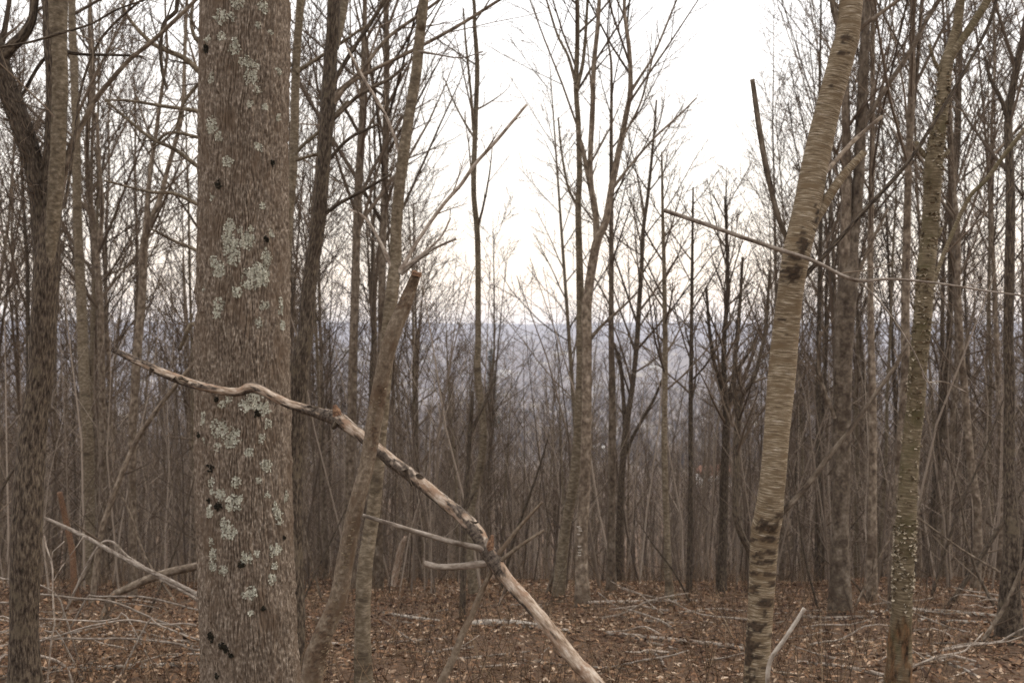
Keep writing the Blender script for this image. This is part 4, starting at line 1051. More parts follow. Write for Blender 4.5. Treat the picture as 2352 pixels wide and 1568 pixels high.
# ------------------------------------------------------------------ leaning and fallen wood, canes
T8 = lambda pts, hw, d: px_path([(x / 5, 1254.4 + y / 5, hw) for x, y in pts], d)
canes = [
 ('arching grey cane, uppermost at the lower left, ending at a fork', [(-150, 360), (0, 370), (200, 385), (380, 410), (500, 460), (600, 510), (655, 575), (700, 640)], 1.8, 7.6),
 ('long grey cane arching down right across the lower left', [(-60, 720), (110, 640), (280, 550), (400, 545), (600, 560), (880, 595), (1150, 610), (1320, 645), (1450, 690), (1600, 755), (1750, 825), (1930, 890), (2100, 970)], 2.4, 7.5),
 ('nearly level pale cane at the lower left, below the arching one', [(-100, 855), (150, 830), (400, 825), (650, 835), (950, 850), (1150, 858), (1350, 825), (1450, 800)], 2.0, 7.4),
 ('pale cane rising from the bottom left then dipping to the lichened trunk', [(20, 1250), (110, 1215), (350, 1120), (600, 1040), (750, 1000), (950, 935), (1150, 890), (1400, 850), (1550, 848), (1720, 880), (1900, 895), (2320, 945)], 2.3, 7.3),
 ('short grey cane dipping right beside the lichened trunk', [(1700, 870), (1820, 905), (2000, 970), (2200, 1050), (2400, 1130)], 2.3, 7.25),
 ('low level grey cane above the fallen birch log', [(480, 1080), (540, 1070), (750, 1055), (1050, 1060), (1400, 1055), (1600, 1065), (1800, 1085), (2050, 1120), (2200, 1180), (2400, 1225)], 2.6, 7.3),
 ('stout low cane hooping over at the bottom left corner', [(20, 1270), (90, 1240), (300, 1230), (500, 1265), (650, 1310), (750, 1380), (800, 1470)], 3.0, 7.0),
 ('farther grey cane sagging towards the lichened trunk', [(1000, 590), (1100, 575), (1400, 575), (1650, 580), (1900, 630), (2150, 700), (2400, 790)], 2.2, 8.6),
 ('thin hooped cane low at the left edge', [(-80, 1020), (0, 985), (120, 950), (300, 938), (450, 950), (600, 985), (680, 1010)], 1.6, 7.1),
]
for i, (lb, pts, hw, d) in enumerate(canes):
    stick_thing('arching_cane', lb, [grounded(T8(pts, hw, d))], 'grey_stick', cat='cane', group='arching canes at the lower left', sides=6, step=0.05, seed=120 + i, twigs=2)
stick_thing('forked_twig_stem', 'upright pale forked stem in front of the furrowed left trunk',
            [grounded(T8([(590, 1100), (625, 900), (615, 700), (605, 500), (605, 300), (590, 180), (530, 0), (505, -120)], 2.0, 6.0), True, False), T8([(600, 300), (600, 80), (680, 0), (740, -60)], 1.4, 6.0), T8([(610, 400), (700, 250), (880, 0), (960, -120)], 1.2, 6.0)], 'grey_stick', cat='sapling', seed=131, sides=6, twigs=4)
stick_thing('fallen_birch_log', 'pale fallen birch log along the bottom left, half buried in leaves',
            [gpath([(-60, 1566, 7), (0, 1560, 7), (50, 1552, 6.5), (100, 1543, 6.5), (160, 1540, 6), (240, 1538, 6.5), (340, 1533, 6.5), (480, 1530, 6.5)])], 'pale_log', cat='log', seed=132, sides=10)
stick_thing('leaning_pole', 'long grey pole slanting down right from the furrowed trunk to the lichened trunk',
            [grounded(px_path([(100, 1188, 4, 9.0), (150, 1210, 4.5, 9.0), (210, 1240, 5, 8.9), (300, 1290, 5.5, 8.8), (380, 1328, 5.5, 8.7), (460, 1368, 6, 8.6), (560, 1420, 6, 8.5)], 9.0), False, True)], 'grey_stick', cat='pole', seed=133, sides=8)
stick_thing('thin_leaning_pole', 'thinner pole lying alongside the slanting grey pole',
            [grounded(px_path([(230, 1250, 3, 9.3), (300, 1283, 3.5, 9.3), (380, 1335, 3.5, 9.2), (460, 1385, 4, 9.1)], 9.3), True, True)], 'grey_stick', cat='pole', seed=134, sides=8)
stick_thing('propped_log', 'stout brown log propped up towards the lichened trunk at the left',
            [grounded(px_path([(255, 1375, 9, 9.6), (290, 1352, 9, 9.5), (350, 1326, 9.5, 9.3), (400, 1311, 9, 9.2), (470, 1296, 9, 9.0), (540, 1280, 9, 8.8)], 9.3), True, False)], 'smooth_bark', cat='log', seed=135, sides=10)
stick_thing('slanted_dead_stem', 'dark dead stem slanting up right behind the left end of the broken branch',
            [grounded(px_path([(230, 1240, 7, 11), (245, 1180, 6.5, 11), (300, 1040, 6, 11), (340, 970, 5.5, 11), (400, 890, 5, 11), (470, 805, 4.5, 11)], 11), True, False)], 'smooth_bark', cat='stem', seed=136, sides=8, twigs=3)
logs = [('pale fallen log lying behind the broken branch at bottom centre', [(1078, 1440, 7), (1120, 1438, 9), (1180, 1440, 9.5), (1250, 1449, 8.5), (1310, 1455, 5)], 'pale_log'),
        ('long grey fallen pole on the leaves left of the leaning birch', [(1385, 1457, 5), (1450, 1466, 6), (1550, 1476, 6), (1650, 1487, 6), (1720, 1497, 5)], 'grey_stick'),
        ('grey pole on the crest at the foot of the centre trees', [(1350, 1388, 4), (1430, 1388, 5), (1530, 1386, 5), (1600, 1384, 4)], 'grey_stick'),
        ('pale fallen pole behind the shaggy tree', [(1990, 1412, 5), (2100, 1408, 6), (2200, 1413, 6), (2290, 1420, 5)], 'pale_log'),
        ('second pale pole lying just below the one behind the shaggy tree', [(2110, 1428, 4), (2200, 1432, 4.5), (2330, 1440, 4)], 'pale_log'),
        ('grey fallen branch between the leaning birch and the shaggy tree', [(1825, 1524, 4), (1900, 1532, 5), (1980, 1545, 5.5), (2050, 1563, 5)], 'grey_stick'),
        ('pale stick slanting on the leaves right of the shaggy tree foot', [(2130, 1510, 3), (2170, 1526, 4), (2220, 1545, 3.5), (2250, 1562, 3)], 'pale_log'),
        ('short pale log behind the leaning olive tree', [(880, 1410, 3), (930, 1420, 4), (1010, 1430, 4)], 'pale_log'),
        ('grey stick right of the lichened trunk on the leaves', [(660, 1420, 4), (720, 1426, 5), (790, 1432, 4)], 'grey_stick'),
        ('brown pole right of the lichened trunk, nearer the viewer', [(690, 1480, 4), (760, 1484, 5), (850, 1490, 4)], 'grey_stick'),
        ('thin pole left of the leaning birch, close to its foot', [(1560, 1410, 3), (1640, 1404, 4), (1715, 1408, 3)], 'grey_stick'),
        ('pole crossing behind the foot of the twin-stemmed tree', [(1840, 1420, 4), (1900, 1424, 4.5), (2010, 1420, 4)], 'grey_stick'),
        ('thin curved stick on the leaves at bottom centre', [(1480, 1500, 3), (1510, 1510, 3), (1530, 1540, 3)], 'grey_stick')]
for i, (lb, pts, mt) in enumerate(logs):
    stick_thing('fallen_pole', lb, [gpath(pts, 0.01)], mt, cat='pole', group='poles lying on the leaf litter', sides=8, step=0.05, seed=140 + i)

ORD = 'leftmost second third fourth fifth sixth seventh eighth ninth tenth eleventh twelfth thirteenth fourteenth fifteenth sixteenth seventeenth eighteenth nineteenth twentieth'.split()
def order_labels(rows, one, many):
    """rows (object, key, px): a label of its own for each, counted from the left where several share the look and the place"""
    by = {}
    for o, key, px in rows:
        by.setdefault(key, []).append((px, o))
    for key, lst in by.items():
        lst.sort(key=lambda q: q[0])
        for i, (px, o) in enumerate(lst):
            key_n = len(many(key).split())
            if len(lst) == 1:
                o['label'] = one(key)
            else:
                o['label'] = (ORD[min(i, 19)] + (' ' if i == 0 else ' from left ')) + ('of the ' if key_n < 12 else 'of ') + many(key)
def scatter_sticks():
    rng = np.random.default_rng(201)
    zones = [(0, 460, 'left of the lichened trunk', 24), (690, 1290, 'right of the lichened trunk', 14), (1290, 1720, 'left of the leaning birch', 16), (1790, 2352, 'right of the leaning birch', 34)]
    rows = []
    for x0, x1, where, n in zones:
        for k in range(n):
            px = rng.uniform(x0 + 20, x1 - 20); py = rng.uniform(1385, 1560)
            d = on_ground(px, py); X = (px - CX) / F * d
            L = rng.uniform(0.35, 1.1); a = rng.normal(0, 0.6) + (math.pi if rng.random() < .5 else 0)
            raised = rng.random() < 0.5
            p = []
            for t in np.linspace(-0.5, 0.5, 5):
                xx = X + math.cos(a) * L * t + rng.normal(0, 0.015); yy = d + math.sin(a) * L * t * 1.2
                g = float(ground(xx, yy))
                h = 0.012 + (max(0, t + 0.5) * rng.uniform(0.2, 0.5) * L * 0.6 if raised else 0)
                p.append((xx, yy, g + h, rng.uniform(0.004, 0.009) * (1.2 - t)))
            o = stick_thing('fallen_stick', 'x', [p], 'grey_stick', cat='stick', group=f'sticks strewn {where}', sides=5, step=0.12, seed=int(rng.integers(1e6)))
            rows.append((o, ('raised' if raised else 'flat', where), px))
    order_labels(rows, lambda k: f'{k[0]} thin stick strewn {k[1]}', lambda k: f'{k[0]} thin sticks strewn on leaves {k[1]}')
scatter_sticks()

# ------------------------------------------------------------------ the crowded stand down the slope: each tree an individual
def variant(k):
    rng = np.random.default_rng(900 + k)
    H = 10.0
    n = 12
    z = np.linspace(0, H, n)
    lean = rng.normal(0, 0.022); ph = rng.random() * 6
    x = lean * z + 0.06 * np.sin(z * 0.7 + ph) * (z / H) + np.cumsum(rng.normal(0, 0.03, n)); x -= x[0]
    y = rng.normal(0, 0.02) * z
    r0 = rng.uniform(0.036, 0.058)
    r = r0 * (1 - z / H) ** 0.8 + 0.004
    r[0] *= 1.35
    path = np.stack([x, y, z, r], 1)
    path[0, 2] = -0.4
    tm = trunk_mesh('trunk', path, 8, 0.35, ('smooth_bark', 'olive_bark', 'smooth_bark', 'dark_bark' if k % 8 == 3 else 'smooth_bark')[k % 4], 0.05, 0.02, k)
    pm, _ = smooth_path(path, 0.5)
    if k % 3 == 0:   # forked
        fs = int(len(pm) * rng.uniform(0.3, 0.5)); L = H - pm[fs, 2]
        t = np.linspace(0, 1, 8)
        sgn = rng.choice([-1, 1])
        fp = np.stack([pm[fs, 0] + sgn * (0.15 * t + 0.6 * t**1.5 * rng.uniform(0.4, 1)), pm[fs, 1] + 0.2 * t, pm[fs, 2] + L * 0.9 * t, pm[fs, 3] * 0.75 * (1 - t) + 0.004], 1)
    else:
        fp = None
    low = rng.uniform(0.22, 0.48)
    parts = crown_parts(pm[None, :, :3], pm[None, :, 3], rng, int(rng.integers(20, 30)), 7, 4, low, 0.98, rng.uniform(0.2, 0.34), rng.uniform(26, 44), 0.0042, rf=0.45)
    if fp is not None:
        V, Q = tubes(fp[None, :, :3], fp[None, :, 3], 6); parts.append((V, Q, np.full(len(V), 0.3)))
        parts += crown_parts(fp[None, :, :3], fp[None, :, 3], rng, 10, 5, 3, 0.15, 0.98, 0.3, 34, 0.0035, rf=0.5)
    # a few dead lower twigs
    P1, R1 = grow(pm[None, :, :3], pm[None, :, 3], 16, 0.04, low, 0.14, 58, 4, rng, up=0.2, rf=0.28, rmin=0.004)
    V, Q = tubes(P1, R1, 3); parts.append((V, Q, np.repeat(rng.random(len(P1)), 12)))
    P1, R1 = grow(P1, R1, 4, 0.15, 0.97, 0.5, 40, 3, rng, up=0.1, rf=0.7, rmin=0.0035)
    V, Q = tubes(P1, R1, 3); parts.append((V, Q, np.repeat(rng.random(len(P1)), 9)))
    V, Q, T = join(parts)
    look = ('forked' if k % 3 == 0 else 'straight') + (' brown', ' grey', ' brown', ' dark' if k % 8 == 3 else ' brown')[k % 4]
    return tm, mesh_from('crown', V, Q, 'twig', attrs={'tone': T}), look
VARS = [variant(k) for k in range(20)]

LANDMARKS = [(-400, 100, 'left of the furrowed trunk'), (100, 460, 'between furrowed and lichened trunks'), (460, 690, 'behind the lichened trunk'),
             (690, 860, 'between lichened trunk and cut sapling'), (860, 1110, 'between cut-off sapling and wavy stem'), (1110, 1330, 'between wavy stem and centre tree'),
             (1330, 1540, 'right of the centre tree'), (1540, 1760, 'left of the leaning birch'), (1760, 1990, 'right of the leaning birch'), (1990, 2130, 'beside the shaggy tree'), (2130, 2800, 'right of the shaggy tree')]
def stand():
    rng = np.random.default_rng(77)
    put = []
    tries = 0
    while len(put) < 250 and tries < 9000:
        tries += 1
        u = rng.random()
        d = 14.0 + 34 * u ** 0.95
        px = rng.uniform(-150, 2500)
        X = (px - CX) / F * d
        if any((X - a) ** 2 + (d - b) ** 2 < 0.30 for a, b, _ in put):
            continue
        centre = math.exp(-((px - 1250) / 330) ** 2) + 0.8 * math.exp(-((px - 1600) / 150) ** 2)
        if d < 22 and rng.random() < 0.45 * centre:
            continue
        side = min(1, abs(px - 1300) / 1000)
        h = rng.uniform(7.5, 10.5) + 5.5 * side * rng.random()
        top_px = CY - (float(ground(X, d)) + h - EYE) / d * F
        mid = 990 < px < 1790
        if mid and d < 34 and rng.random() < 0.35:
            continue
        cap = rng.uniform(430, 720) if d < 21 else rng.uniform(560, 930)
        if mid and top_px < cap and rng.random() < 0.93:
            h = (CY - cap) / F * d + EYE - float(ground(X, d))
        if h < 3.5:
            continue
        put.append((X, d, (px, h)))
    put.sort(key=lambda q: q[1])
    rows = []
    for X, d, (px, h) in put:
        k = int(rng.integers(len(VARS)))
        tm, cm, look = VARS[k]
        where = next((w for a, b, w in LANDMARKS if a <= px < b), LANDMARKS[0][2])
        dist = 'near the crest' if d < 20 else ('mid-slope' if d < 32 else 'far downslope')
        o = link('slender_tree', None, None, (X, d, float(ground(X, d))), 'x', 'tree', 'slender bare trees of the stand on the slope')
        rows.append((o, (look, dist, where), px))
        s = h / 10.0
        wid = s * rng.uniform(0.85, 1.15)
        o.scale = (wid, wid, s)
        o.rotation_euler = (rng.normal(0, 0.025), rng.normal(0, 0.03), rng.random() * 6.28)
        link('trunk', tm, o); link('crown', cm, o)
    order_labels(rows, lambda k: f'{k[0]} slender tree {k[1]} {k[2]}', lambda k: f'{k[0]} trees {k[1]} {k[2]}')
stand()

def far_wood():
    """the rest of the wood, too many and too far to count"""
    rng = np.random.default_rng(78)
    n = 4400
    d = 46 * (420 / 46) ** rng.random(n)
    X = (rng.uniform(-900, 3260, n) - CX) / F * d
    g = ground(X, d)
    h = rng.uniform(7, 12, n) + np.where(np.abs(X / d) > 0.3, 2.0, 0) - np.where((X / d > -0.05) & (X / d < 0.27), 2.0, 0)
    K = 4
    t = np.linspace(0, 1, K)
    P = np.empty((n, K, 3))
    lx, ly = rng.normal(0, 0.03, n), rng.normal(0, 0.03, n)
    P[:, :, 0] = X[:, None] + lx[:, None] * h[:, None] * t + rng.normal(0, 0.08, (n, K)) * (t > 0)
    P[:, :, 1] = d[:, None] + ly[:, None] * h[:, None] * t
    P[:, :, 2] = g[:, None] - 0.3 + h[:, None] * t
    r0 = rng.uniform(0.05, 0.12, n)
    R = r0[:, None] * (1 - t) ** 0.8 + 0.008
    parts = []
    V, Q = tubes(P, R, 4); parts.append((V, Q, np.repeat(rng.random(n), 4 * K)))
    near = d < 110
    P1, R1 = grow(P[near], R[near], 10, 0.25, 0.97, 0.3, 34, 3, rng, up=0.3, rf=0.4, rmin=0.008)
    V, Q = tubes(P1, R1, 3); parts.append((V, Q, np.repeat(rng.random(len(P1)), 9)))
    P2, R2 = grow(P1, R1, 2, 0.2, 0.97, 0.5, 36, 2, rng, up=0.1, rf=0.8, rmin=0.006)
    V, Q = tubes(P2, R2, 3); parts.append((V, Q, np.repeat(rng.random(len(P2)), 6)))
    P1, R1 = grow(P[~near], R[~near], 8, 0.25, 0.97, 0.32, 34, 2, rng, up=0.3, rf=0.5, rmin=0.02)
    V, Q = tubes(P1, R1, 3); parts.append((V, Q, np.repeat(rng.random(len(P1)), 6)))
    V, Q, T = join(parts)
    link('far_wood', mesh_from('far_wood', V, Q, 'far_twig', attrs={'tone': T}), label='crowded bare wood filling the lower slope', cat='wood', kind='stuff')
    # valley and hillside woods: tiny brushes of bare crowns
    n = 9000
    d = 420 * (3000 / 420) ** rng.random(n)
    X = (rng.uniform(-300, 2650, n) - CX) / F * d
    keep = vnoise(X * 0.006, d * 0.004, 0, 55) > -0.35
    X, d = X[keep], d[keep]; n = len(d)
    g = ground(X, d); h = rng.uniform(9, 16, n)
    m = 7
    a = rng.random((n, m)) * 6.283
    B = np.stack([X, d, g + h * 0.15], -1)[:, None, :]
    wd = h[:, None] * rng.uniform(0.1, 0.35, (n, m))
    tip = np.stack([X[:, None] + np.cos(a) * wd, d[:, None] + np.sin(a) * wd, g[:, None] + h[:, None] * rng.uniform(0.6, 1.0, (n, m))], -1)
    sd = np.stack([-np.sin(a), np.cos(a), 0 * a], -1) * (h[:, None, None] * 0.09)
    V = np.stack([np.broadcast_to(B, tip.shape), tip * 0.5 + B * 0.5 + sd, tip, tip * 0.5 + B * 0.5 - sd], 2).reshape(-1, 3)
    Q = np.arange(len(V)).reshape(-1, 4)
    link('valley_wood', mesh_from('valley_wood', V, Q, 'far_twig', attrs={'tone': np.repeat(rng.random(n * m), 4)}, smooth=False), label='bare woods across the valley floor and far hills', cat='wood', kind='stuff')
far_wood()

def thicket():
    """thin whips of the undergrowth, far past counting"""
    rng = np.random.default_rng(79)
    n = 2400
    d = 12.5 + 50 * rng.random(n) ** 1.2
    X = (rng.uniform(-600, 2950, n) - CX) / F * d
    g = ground(X, d)
    h = rng.uniform(1.2, 4.6, n)
    K = 5; t = np.linspace(0, 1, K)
    P = np.empty((n, K, 3))
    lx, ly, cv = rng.normal(0, 0.11, n), rng.normal(0, 0.1, n), rng.normal(0, 0.08, n)
    P[:, :, 0] = X[:, None] + h[:, None] * (lx[:, None] * t + cv[:, None] * t ** 2) + rng.normal(0, 0.03, (n, K)) * (t > 0)
    P[:, :, 1] = d[:, None] + ly[:, None] * h[:, None] * t
    P[:, :, 2] = g[:, None] - 0.1 + h[:, None] * t
    R = (h * rng.uniform(0.0025, 0.0048, n))[:, None] * (1 - 0.75 * t)
    V, Q = tubes(P, R, 4); parts = [(V, Q, np.repeat(rng.random(n), 4 * K))]
    P1, R1 = grow(P, R, 5, 0.2, 0.97, 0.32, 38, 3, rng, up=0.2, rf=0.55, rmin=0.003)
    V, Q = tubes(P1, R1, 3); parts.append((V, Q, np.repeat(rng.random(len(P1)), 9)))
    V, Q, T = join(parts)
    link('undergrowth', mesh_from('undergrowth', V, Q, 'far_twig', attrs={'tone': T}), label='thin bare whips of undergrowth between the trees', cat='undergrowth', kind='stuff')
thicket()

def leaning_stems():
    rng = np.random.default_rng(80)
    spec = [(2055, 1365, 2105, 1190, 4, 9.8), (2140, 1370, 2260, 1040, 4, 10.5), (2290, 1400, 2200, 1120, 4, 9.5), (2180, 1390, 2352, 1120, 6, 9.4), (2352, 1290, 2250, 1480, 5, 8.6),
            (1880, 1400, 1830, 1150, 3, 9.9), (1960, 1400, 2060, 1200, 3, 9.6), (2000, 1390, 1900, 1290, 3, 9.2), (2110, 1190, 2330, 1340, 3, 10),
            (0, 1150, 45, 1060, 4, 8.0), (410, 1390, 300, 1180, 3, 10), (345, 1400, 440, 1120, 3, 10.5), (150, 1380, 230, 1180, 3, 9.5),
            (690, 1390, 780, 1200, 3, 10), (740, 1380, 690, 1160, 3, 11), (1150, 1360, 1230, 1100, 5, 13), (1255, 1370, 1310, 1100, 6, 12), (1590, 1390, 1500, 1250, 3, 11.5)]
    rows = []
    for i, (x0, y0, x1, y1, hw, d) in enumerate(spec):
        if y0 < y1: x0, y0, x1, y1 = x1, y1, x0, y0
        if y0 > 1355: d = on_ground(x0, y0)
        m = ((x0 + x1) / 2 + rng.normal(0, 10), (y0 + y1) / 2 + rng.normal(0, 10), hw * 0.85)
        p = grounded(px_path([(x0, y0, hw), m, (x1, y1, hw * 0.6), (x1 + (x1 - x0) * 0.4, y1 + (y1 - y0) * 0.4, hw * 0.3)], d), True, False)
        where = next((w for a, b, w in LANDMARKS if a <= x0 < b), LANDMARKS[-1][2])
        o = stick_thing('leaning_sapling', 'x', [p], ('smooth_bark', 'dark_bark')[i % 2], cat='dead sapling', group='thin dead stems leaning among the trees', sides=6, step=0.08, seed=160 + i, twigs=4)
        rows.append((o, (('brown', 'dark')[i % 2], 'right' if x1 > x0 else 'left', where), x0))
    order_labels(rows, lambda k: f'thin dead {k[0]} sapling leaning {k[1]}, {k[2]}', lambda k: f'thin dead {k[0]} saplings leaning {k[1]} {k[2]}')
leaning_stems()

# ------------------------------------------------------------------ leaf litter, stalks, small twigs
def leaf_litter():
    rng = np.random.default_rng(300)
    n = 61000
    d = rng.uniform(5.5, 17, n) ** 1.0
    d = 5.5 + (17.5 - 5.5) * rng.random(n) ** 0.8
    X = rng.uniform(-0.62, 0.62, n) * d
    g = ground(X, d)
    s = rng.uniform(0.014, 0.040, n)
    a = rng.random(n) * 6.283
    tilt = np.abs(rng.normal(0, 0.55, n))
    ux = np.stack([np.cos(a), np.sin(a), np.zeros(n)], -1)
    az = rng.random(n) * 6.283
    nrm = np.stack([np.sin(tilt) * np.cos(az), np.sin(tilt) * np.sin(az), np.cos(tilt)], -1)
    ux = ux - np.sum(ux * nrm, -1, keepdims=True) * nrm; ux /= np.linalg.norm(ux, axis=-1, keepdims=True)
    uy = np.cross(nrm, ux)
    c = np.stack([X, d, g + rng.uniform(0.012, 0.055, n)], -1)
    curl = rng.uniform(-0.1, 0.5, n)[:, None]
    w = (s * rng.uniform(0.3, 0.48, n))[:, None]
    L = s[:, None]
    V = np.stack([c - ux * L, c - ux * L * 0.1 + uy * w * 0.9 + nrm * curl * L, c + ux * L * 0.15, c - ux * L * 0.1 - uy * w + nrm * curl * L * 0.8,
                  c + ux * L * 0.55 + uy * w * 0.55 + nrm * curl * L * 0.9, c + ux * L + nrm * curl * L * 0.6, c + ux * L * 0.5 - uy * w * 0.6 + nrm * curl * L * 0.6], 1)
    b = np.arange(n)[:, None] * 7
    Q = np.concatenate([b + np.array([[0, 3, 2, 1]]), b + np.array([[1, 2, 5, 4]]), b + np.array([[2, 3, 6, 5]])])
    tone = np.clip(rng.normal(0.42, 0.30, n) + 0.25 * vnoise(X * 0.7, d * 0.7, 0, 60), 0, 1)
    link('leaf_litter', mesh_from('leaf_litter', V.reshape(-1, 3), Q, 'dead_leaf', attrs={'tone': np.repeat(tone, 7)}, smooth=False), label='brown fallen leaves covering the ground', cat='leaves', kind='stuff')
    # dry upright stalks
    n = 7000
    d = 6.2 + 11 * rng.random(n); X = rng.uniform(-0.6, 0.6, n) * d
    keep = (vnoise(X * 0.8, d * 0.8, 0, 61) + np.where(X < -1.5, 0.35, 0)) > -0.15
    X, d = X[keep], d[keep]; n = len(d)
    g = ground(X, d); h = rng.uniform(0.08, 0.42, n) * np.where(rng.random(n) < 0.1, 1.7, 1)
    K = 3; t = np.linspace(0, 1, K)
    P = np.empty((n, K, 3)); lx, ly = rng.normal(0, 0.3, n), rng.normal(0, 0.3, n); cv = rng.normal(0, 0.12, n)
    P[:, :, 0] = X[:, None] + h[:, None] * (lx[:, None] * t + cv[:, None] * t**2); P[:, :, 1] = d[:, None] + h[:, None] * ly[:, None] * t
    P[:, :, 2] = g[:, None] - 0.02 + h[:, None] * t
    R = rng.uniform(0.0016, 0.0038, n)[:, None] * (1 - 0.6 * t)
    V, Q = tubes(P, R, 3); parts = [(V, Q, np.repeat(rng.random(n), 9))]
    P1, R1 = grow(P, R, 2, 0.4, 0.95, 0.4, 45, 2, rng, up=0.1, rf=0.8, rmin=0.001)
    V, Q = tubes(P1, R1, 3); parts.append((V, Q, np.repeat(rng.random(len(P1)), 6)))
    V, Q, T = join(parts)
    link('dry_stalks', mesh_from('dry_stalks', V, Q, 'stalk', attrs={'tone': T}), label='dry weed stalks standing in the leaf litter', cat='weeds', kind='stuff')
    # fine dead twigs lying about
    n = 2600
    d = 6.2 + 10 * rng.random(n); X = rng.uniform(-0.6, 0.6, n) * d
    L = rng.uniform(0.08, 0.4, n); a = rng.normal(0, 0.7, n)
    P = np.empty((n, 3, 3))
    for k, tt in enumerate((-0.5, 0, 0.5)):
        xx, yy = X + np.cos(a) * L * tt, d + np.sin(a) * L * tt
        P[:, k] = np.stack([xx, yy, ground(xx, yy) + 0.02 + rng.uniform(0, 0.05, n)], -1)
    V, Q = tubes(P, np.repeat(rng.uniform(0.0015, 0.0045, n)[:, None], 3, 1), 3)
    link('twig_litter', mesh_from('twig_litter', V, Q, 'stalk', attrs={'tone': np.repeat(rng.uniform(0.4, 1, n), 9)}), label='small dead twigs scattered among the leaves', cat='twigs', kind='stuff')
    # brown seedheads / clinging leaves at the lower left
    n = 900
    px = rng.uniform(0, 460, n); d = rng.uniform(6.6, 8.2, n); X = (px - CX) / F * d
    z = ground(X, d) + rng.uniform(0.08, 0.5, n) * np.where(vnoise(X * 2, d * 2, 0, 66) > 0, 1, 0.4)
    s = rng.uniform(0.006, 0.016, n)
    V = np.stack([X, d, z], -1)[:, None, :] + rng.normal(0, 1, (n, 4, 3)) * s[:, None, None]
    link('seed_heads', mesh_from('seed_heads', V.reshape(-1, 3), np.arange(4 * n).reshape(n, 4), 'dead_leaf', attrs={'tone': np.repeat(rng.uniform(0.5, 0.9, n), 4)}, smooth=False), label='small orange-brown seed heads among the canes', cat='weeds', kind='stuff')
leaf_litter()

# ------------------------------------------------------------------ far houses and an evergreen
def box(name, c, s, mat, parent, rot=0.0):
    x, y, z = s[0] / 2, s[1] / 2, s[2] / 2
    V = np.array([(-x, -y, -z), (x, -y, -z), (x, y, -z), (-x, y, -z), (-x, -y, z), (x, -y, z), (x, y, z), (-x, y, z)]) + np.array(c)
    Q = np.array([(0, 3, 2, 1), (4, 5, 6, 7), (0, 1, 5, 4), (1, 2, 6, 5), (2, 3, 7, 6), (3, 0, 4, 7)])
    return link(name, mesh_from(name, V, Q, mat, smooth=False), parent)
def house(label, px, py, w, dp, h, wall, roof, rz, dmax=2500):
    d = min(on_ground(px, py), dmax)
    X = (px - CX) / F * d
    root = link('house', None, None, (X, d, float(ground(X, d)) - 0.3), label, 'house', 'houses in the valley')
    root.rotation_euler = (0, 0, rz)
    box('wall', (0, 0, h / 2), (w, dp, h), wall, root)
    e_ = 0.5; rh = dp * 0.35
    V = np.array([(-w / 2 - e_, -dp / 2 - e_, h - 0.2), (w / 2 + e_, -dp / 2 - e_, h - 0.2), (w / 2 + e_, dp / 2 + e_, h - 0.2), (-w / 2 - e_, dp / 2 + e_, h - 0.2), (-w / 2 - e_, 0, h + rh), (w / 2 + e_, 0, h + rh)])
    me = mesh_from('roof', V, np.array([(0, 1, 5, 4), (2, 3, 4, 5), (0, 3, 2, 1)]), roof, T=np.array([(0, 4, 3), (1, 2, 5)]), smooth=False)
    rf = link('roof', me, root)
    box('chimney', (w * 0.25, 0.6, h + rh * 0.85), (0.8, 0.8, 1.6), 'brick_red', rf)
    for i in range(4):
        wx = -w / 2 + w * (i + 0.5) / 4
        if i == 1:
            box('door', (wx, -dp / 2 - 0.02, 1.1), (1.1, 0.12, 2.2), 'brick_red', root)
        else:
            wd = box('window', (wx, -dp / 2 - 0.02, h * 0.55), (1.3, 0.12, 1.4), 'window_glass', root)
            box('sill', (wx, -dp / 2 - 0.08, h * 0.55 - 0.76), (1.5, 0.2, 0.12), 'siding', wd)
house('pale barn-roofed house far across the valley right of the wavy slim stem', 1158, 862, 22, 12, 6, 'siding', 'roof_pale', 0.15)
house('white house glimpsed through trunks right of the tall centre tree', 1384, 1050, 12, 8, 5, 'siding', 'roof_pale', -0.1)
house('white and red house glimpsed left of the leaning birch', 1640, 1118, 9, 7, 4.5, 'siding', 'brick_red', 0.2)
house('pale house low in the valley below the far ridge, right of centre', 1505, 850, 24, 12, 6, 'tan_wall', 'roof_pale', 0.0)

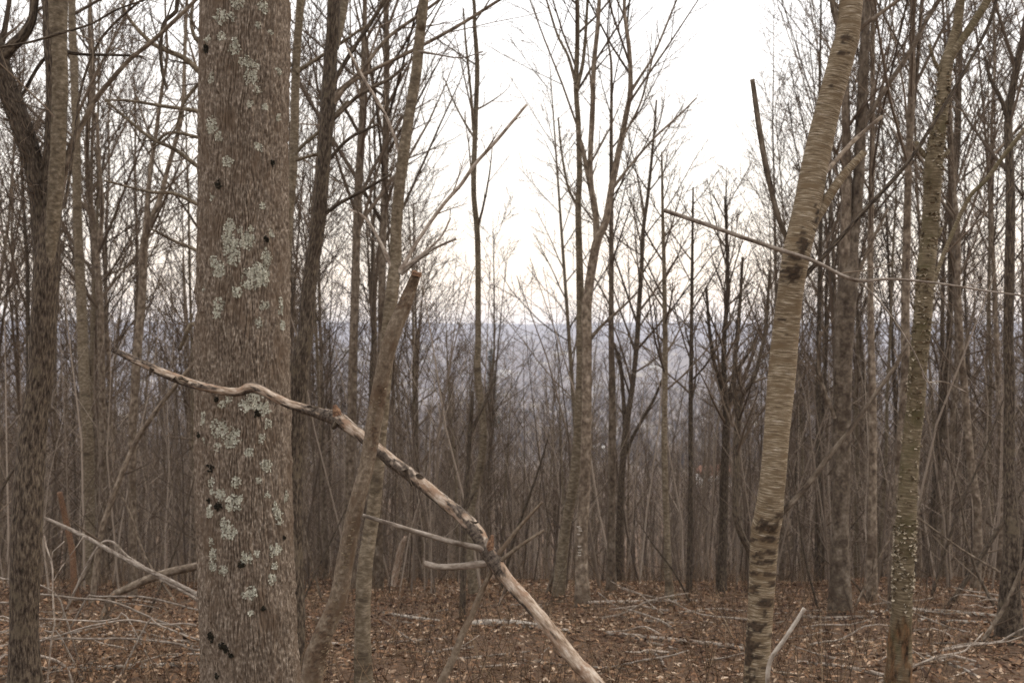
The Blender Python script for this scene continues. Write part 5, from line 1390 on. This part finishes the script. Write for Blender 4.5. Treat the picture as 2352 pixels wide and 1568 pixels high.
def evergreen():
    d = 320.0; px = 1128
    X = (px - CX) / F * d
    g = float(ground(X, d))
    top = EYE - (800 - CY) / F * d
    H = max(10, top - g)
    base = np.array([X, d, g])
    root = link('evergreen_tree', None, None, base, 'dark green evergreen standing beyond the wavy slim stem', 'tree')
    link('trunk', trunk_mesh('trunk', [(X, d, g - 0.5, 0.4), (X, d, g + H * 0.5, 0.25), (X, d, g + H, 0.03)], 8, 1.0, 'dark_bark', org=base), root)
    rng = np.random.default_rng(5)
    n = 1500
    f = rng.random(n) ** 0.7
    zz = H * (0.45 + 0.55 * (1 - f)); Rm = (0.6 + 3.4 * f) * (0.75 + 0.4 * vnoise(f * 9, 0, 0, 2))
    a = rng.random(n) * 6.283; q = rng.uniform(0.2, 1, n) * Rm
    c = np.stack([np.cos(a) * q, np.sin(a) * q, zz - 0.15 * q], -1)
    V = c[:, None, :] + rng.normal(0, 0.32, (n, 4, 3)) * np.array([1.3, 1.3, 0.5])
    link('crown', mesh_from('crown', V.reshape(-1, 3), np.arange(4 * n).reshape(n, 4), 'needle', attrs={'tone': np.repeat(rng.random(n), 4)}, smooth=False), root)
evergreen()

# ------------------------------------------------------------------ the air
def haze():
    X0, X1, Y0, Y1, Z0, Z1 = -9500, 9500, -450, 9700, -110, 135
    V = [(x, y, z) for z in (Z0, Z1) for y in (Y0, Y1) for x in (X0, X1)]
    me = bpy.data.meshes.new('haze')
    me.from_pydata(V, [], [(0, 2, 3, 1), (4, 5, 7, 6), (0, 1, 5, 4), (1, 3, 7, 5), (3, 2, 6, 7), (2, 0, 4, 6)])
    m = bpy.data.materials.new('haze'); m.use_nodes = True
    n, l = m.node_tree.nodes, m.node_tree.links
    n.clear()
    out = n.new('ShaderNodeOutputMaterial')
    v = n.new('ShaderNodeVolumePrincipled')
    v.inputs['Color'].default_value = (0.72, 0.78, 0.95, 1)
    v.inputs['Density'].default_value = 0.0002
    v.inputs['Anisotropy'].default_value = 0.0
    l.new(v.outputs[0], out.inputs['Volume'])
    me.materials.append(m)
    link('haze', me, kind='stuff')
haze()
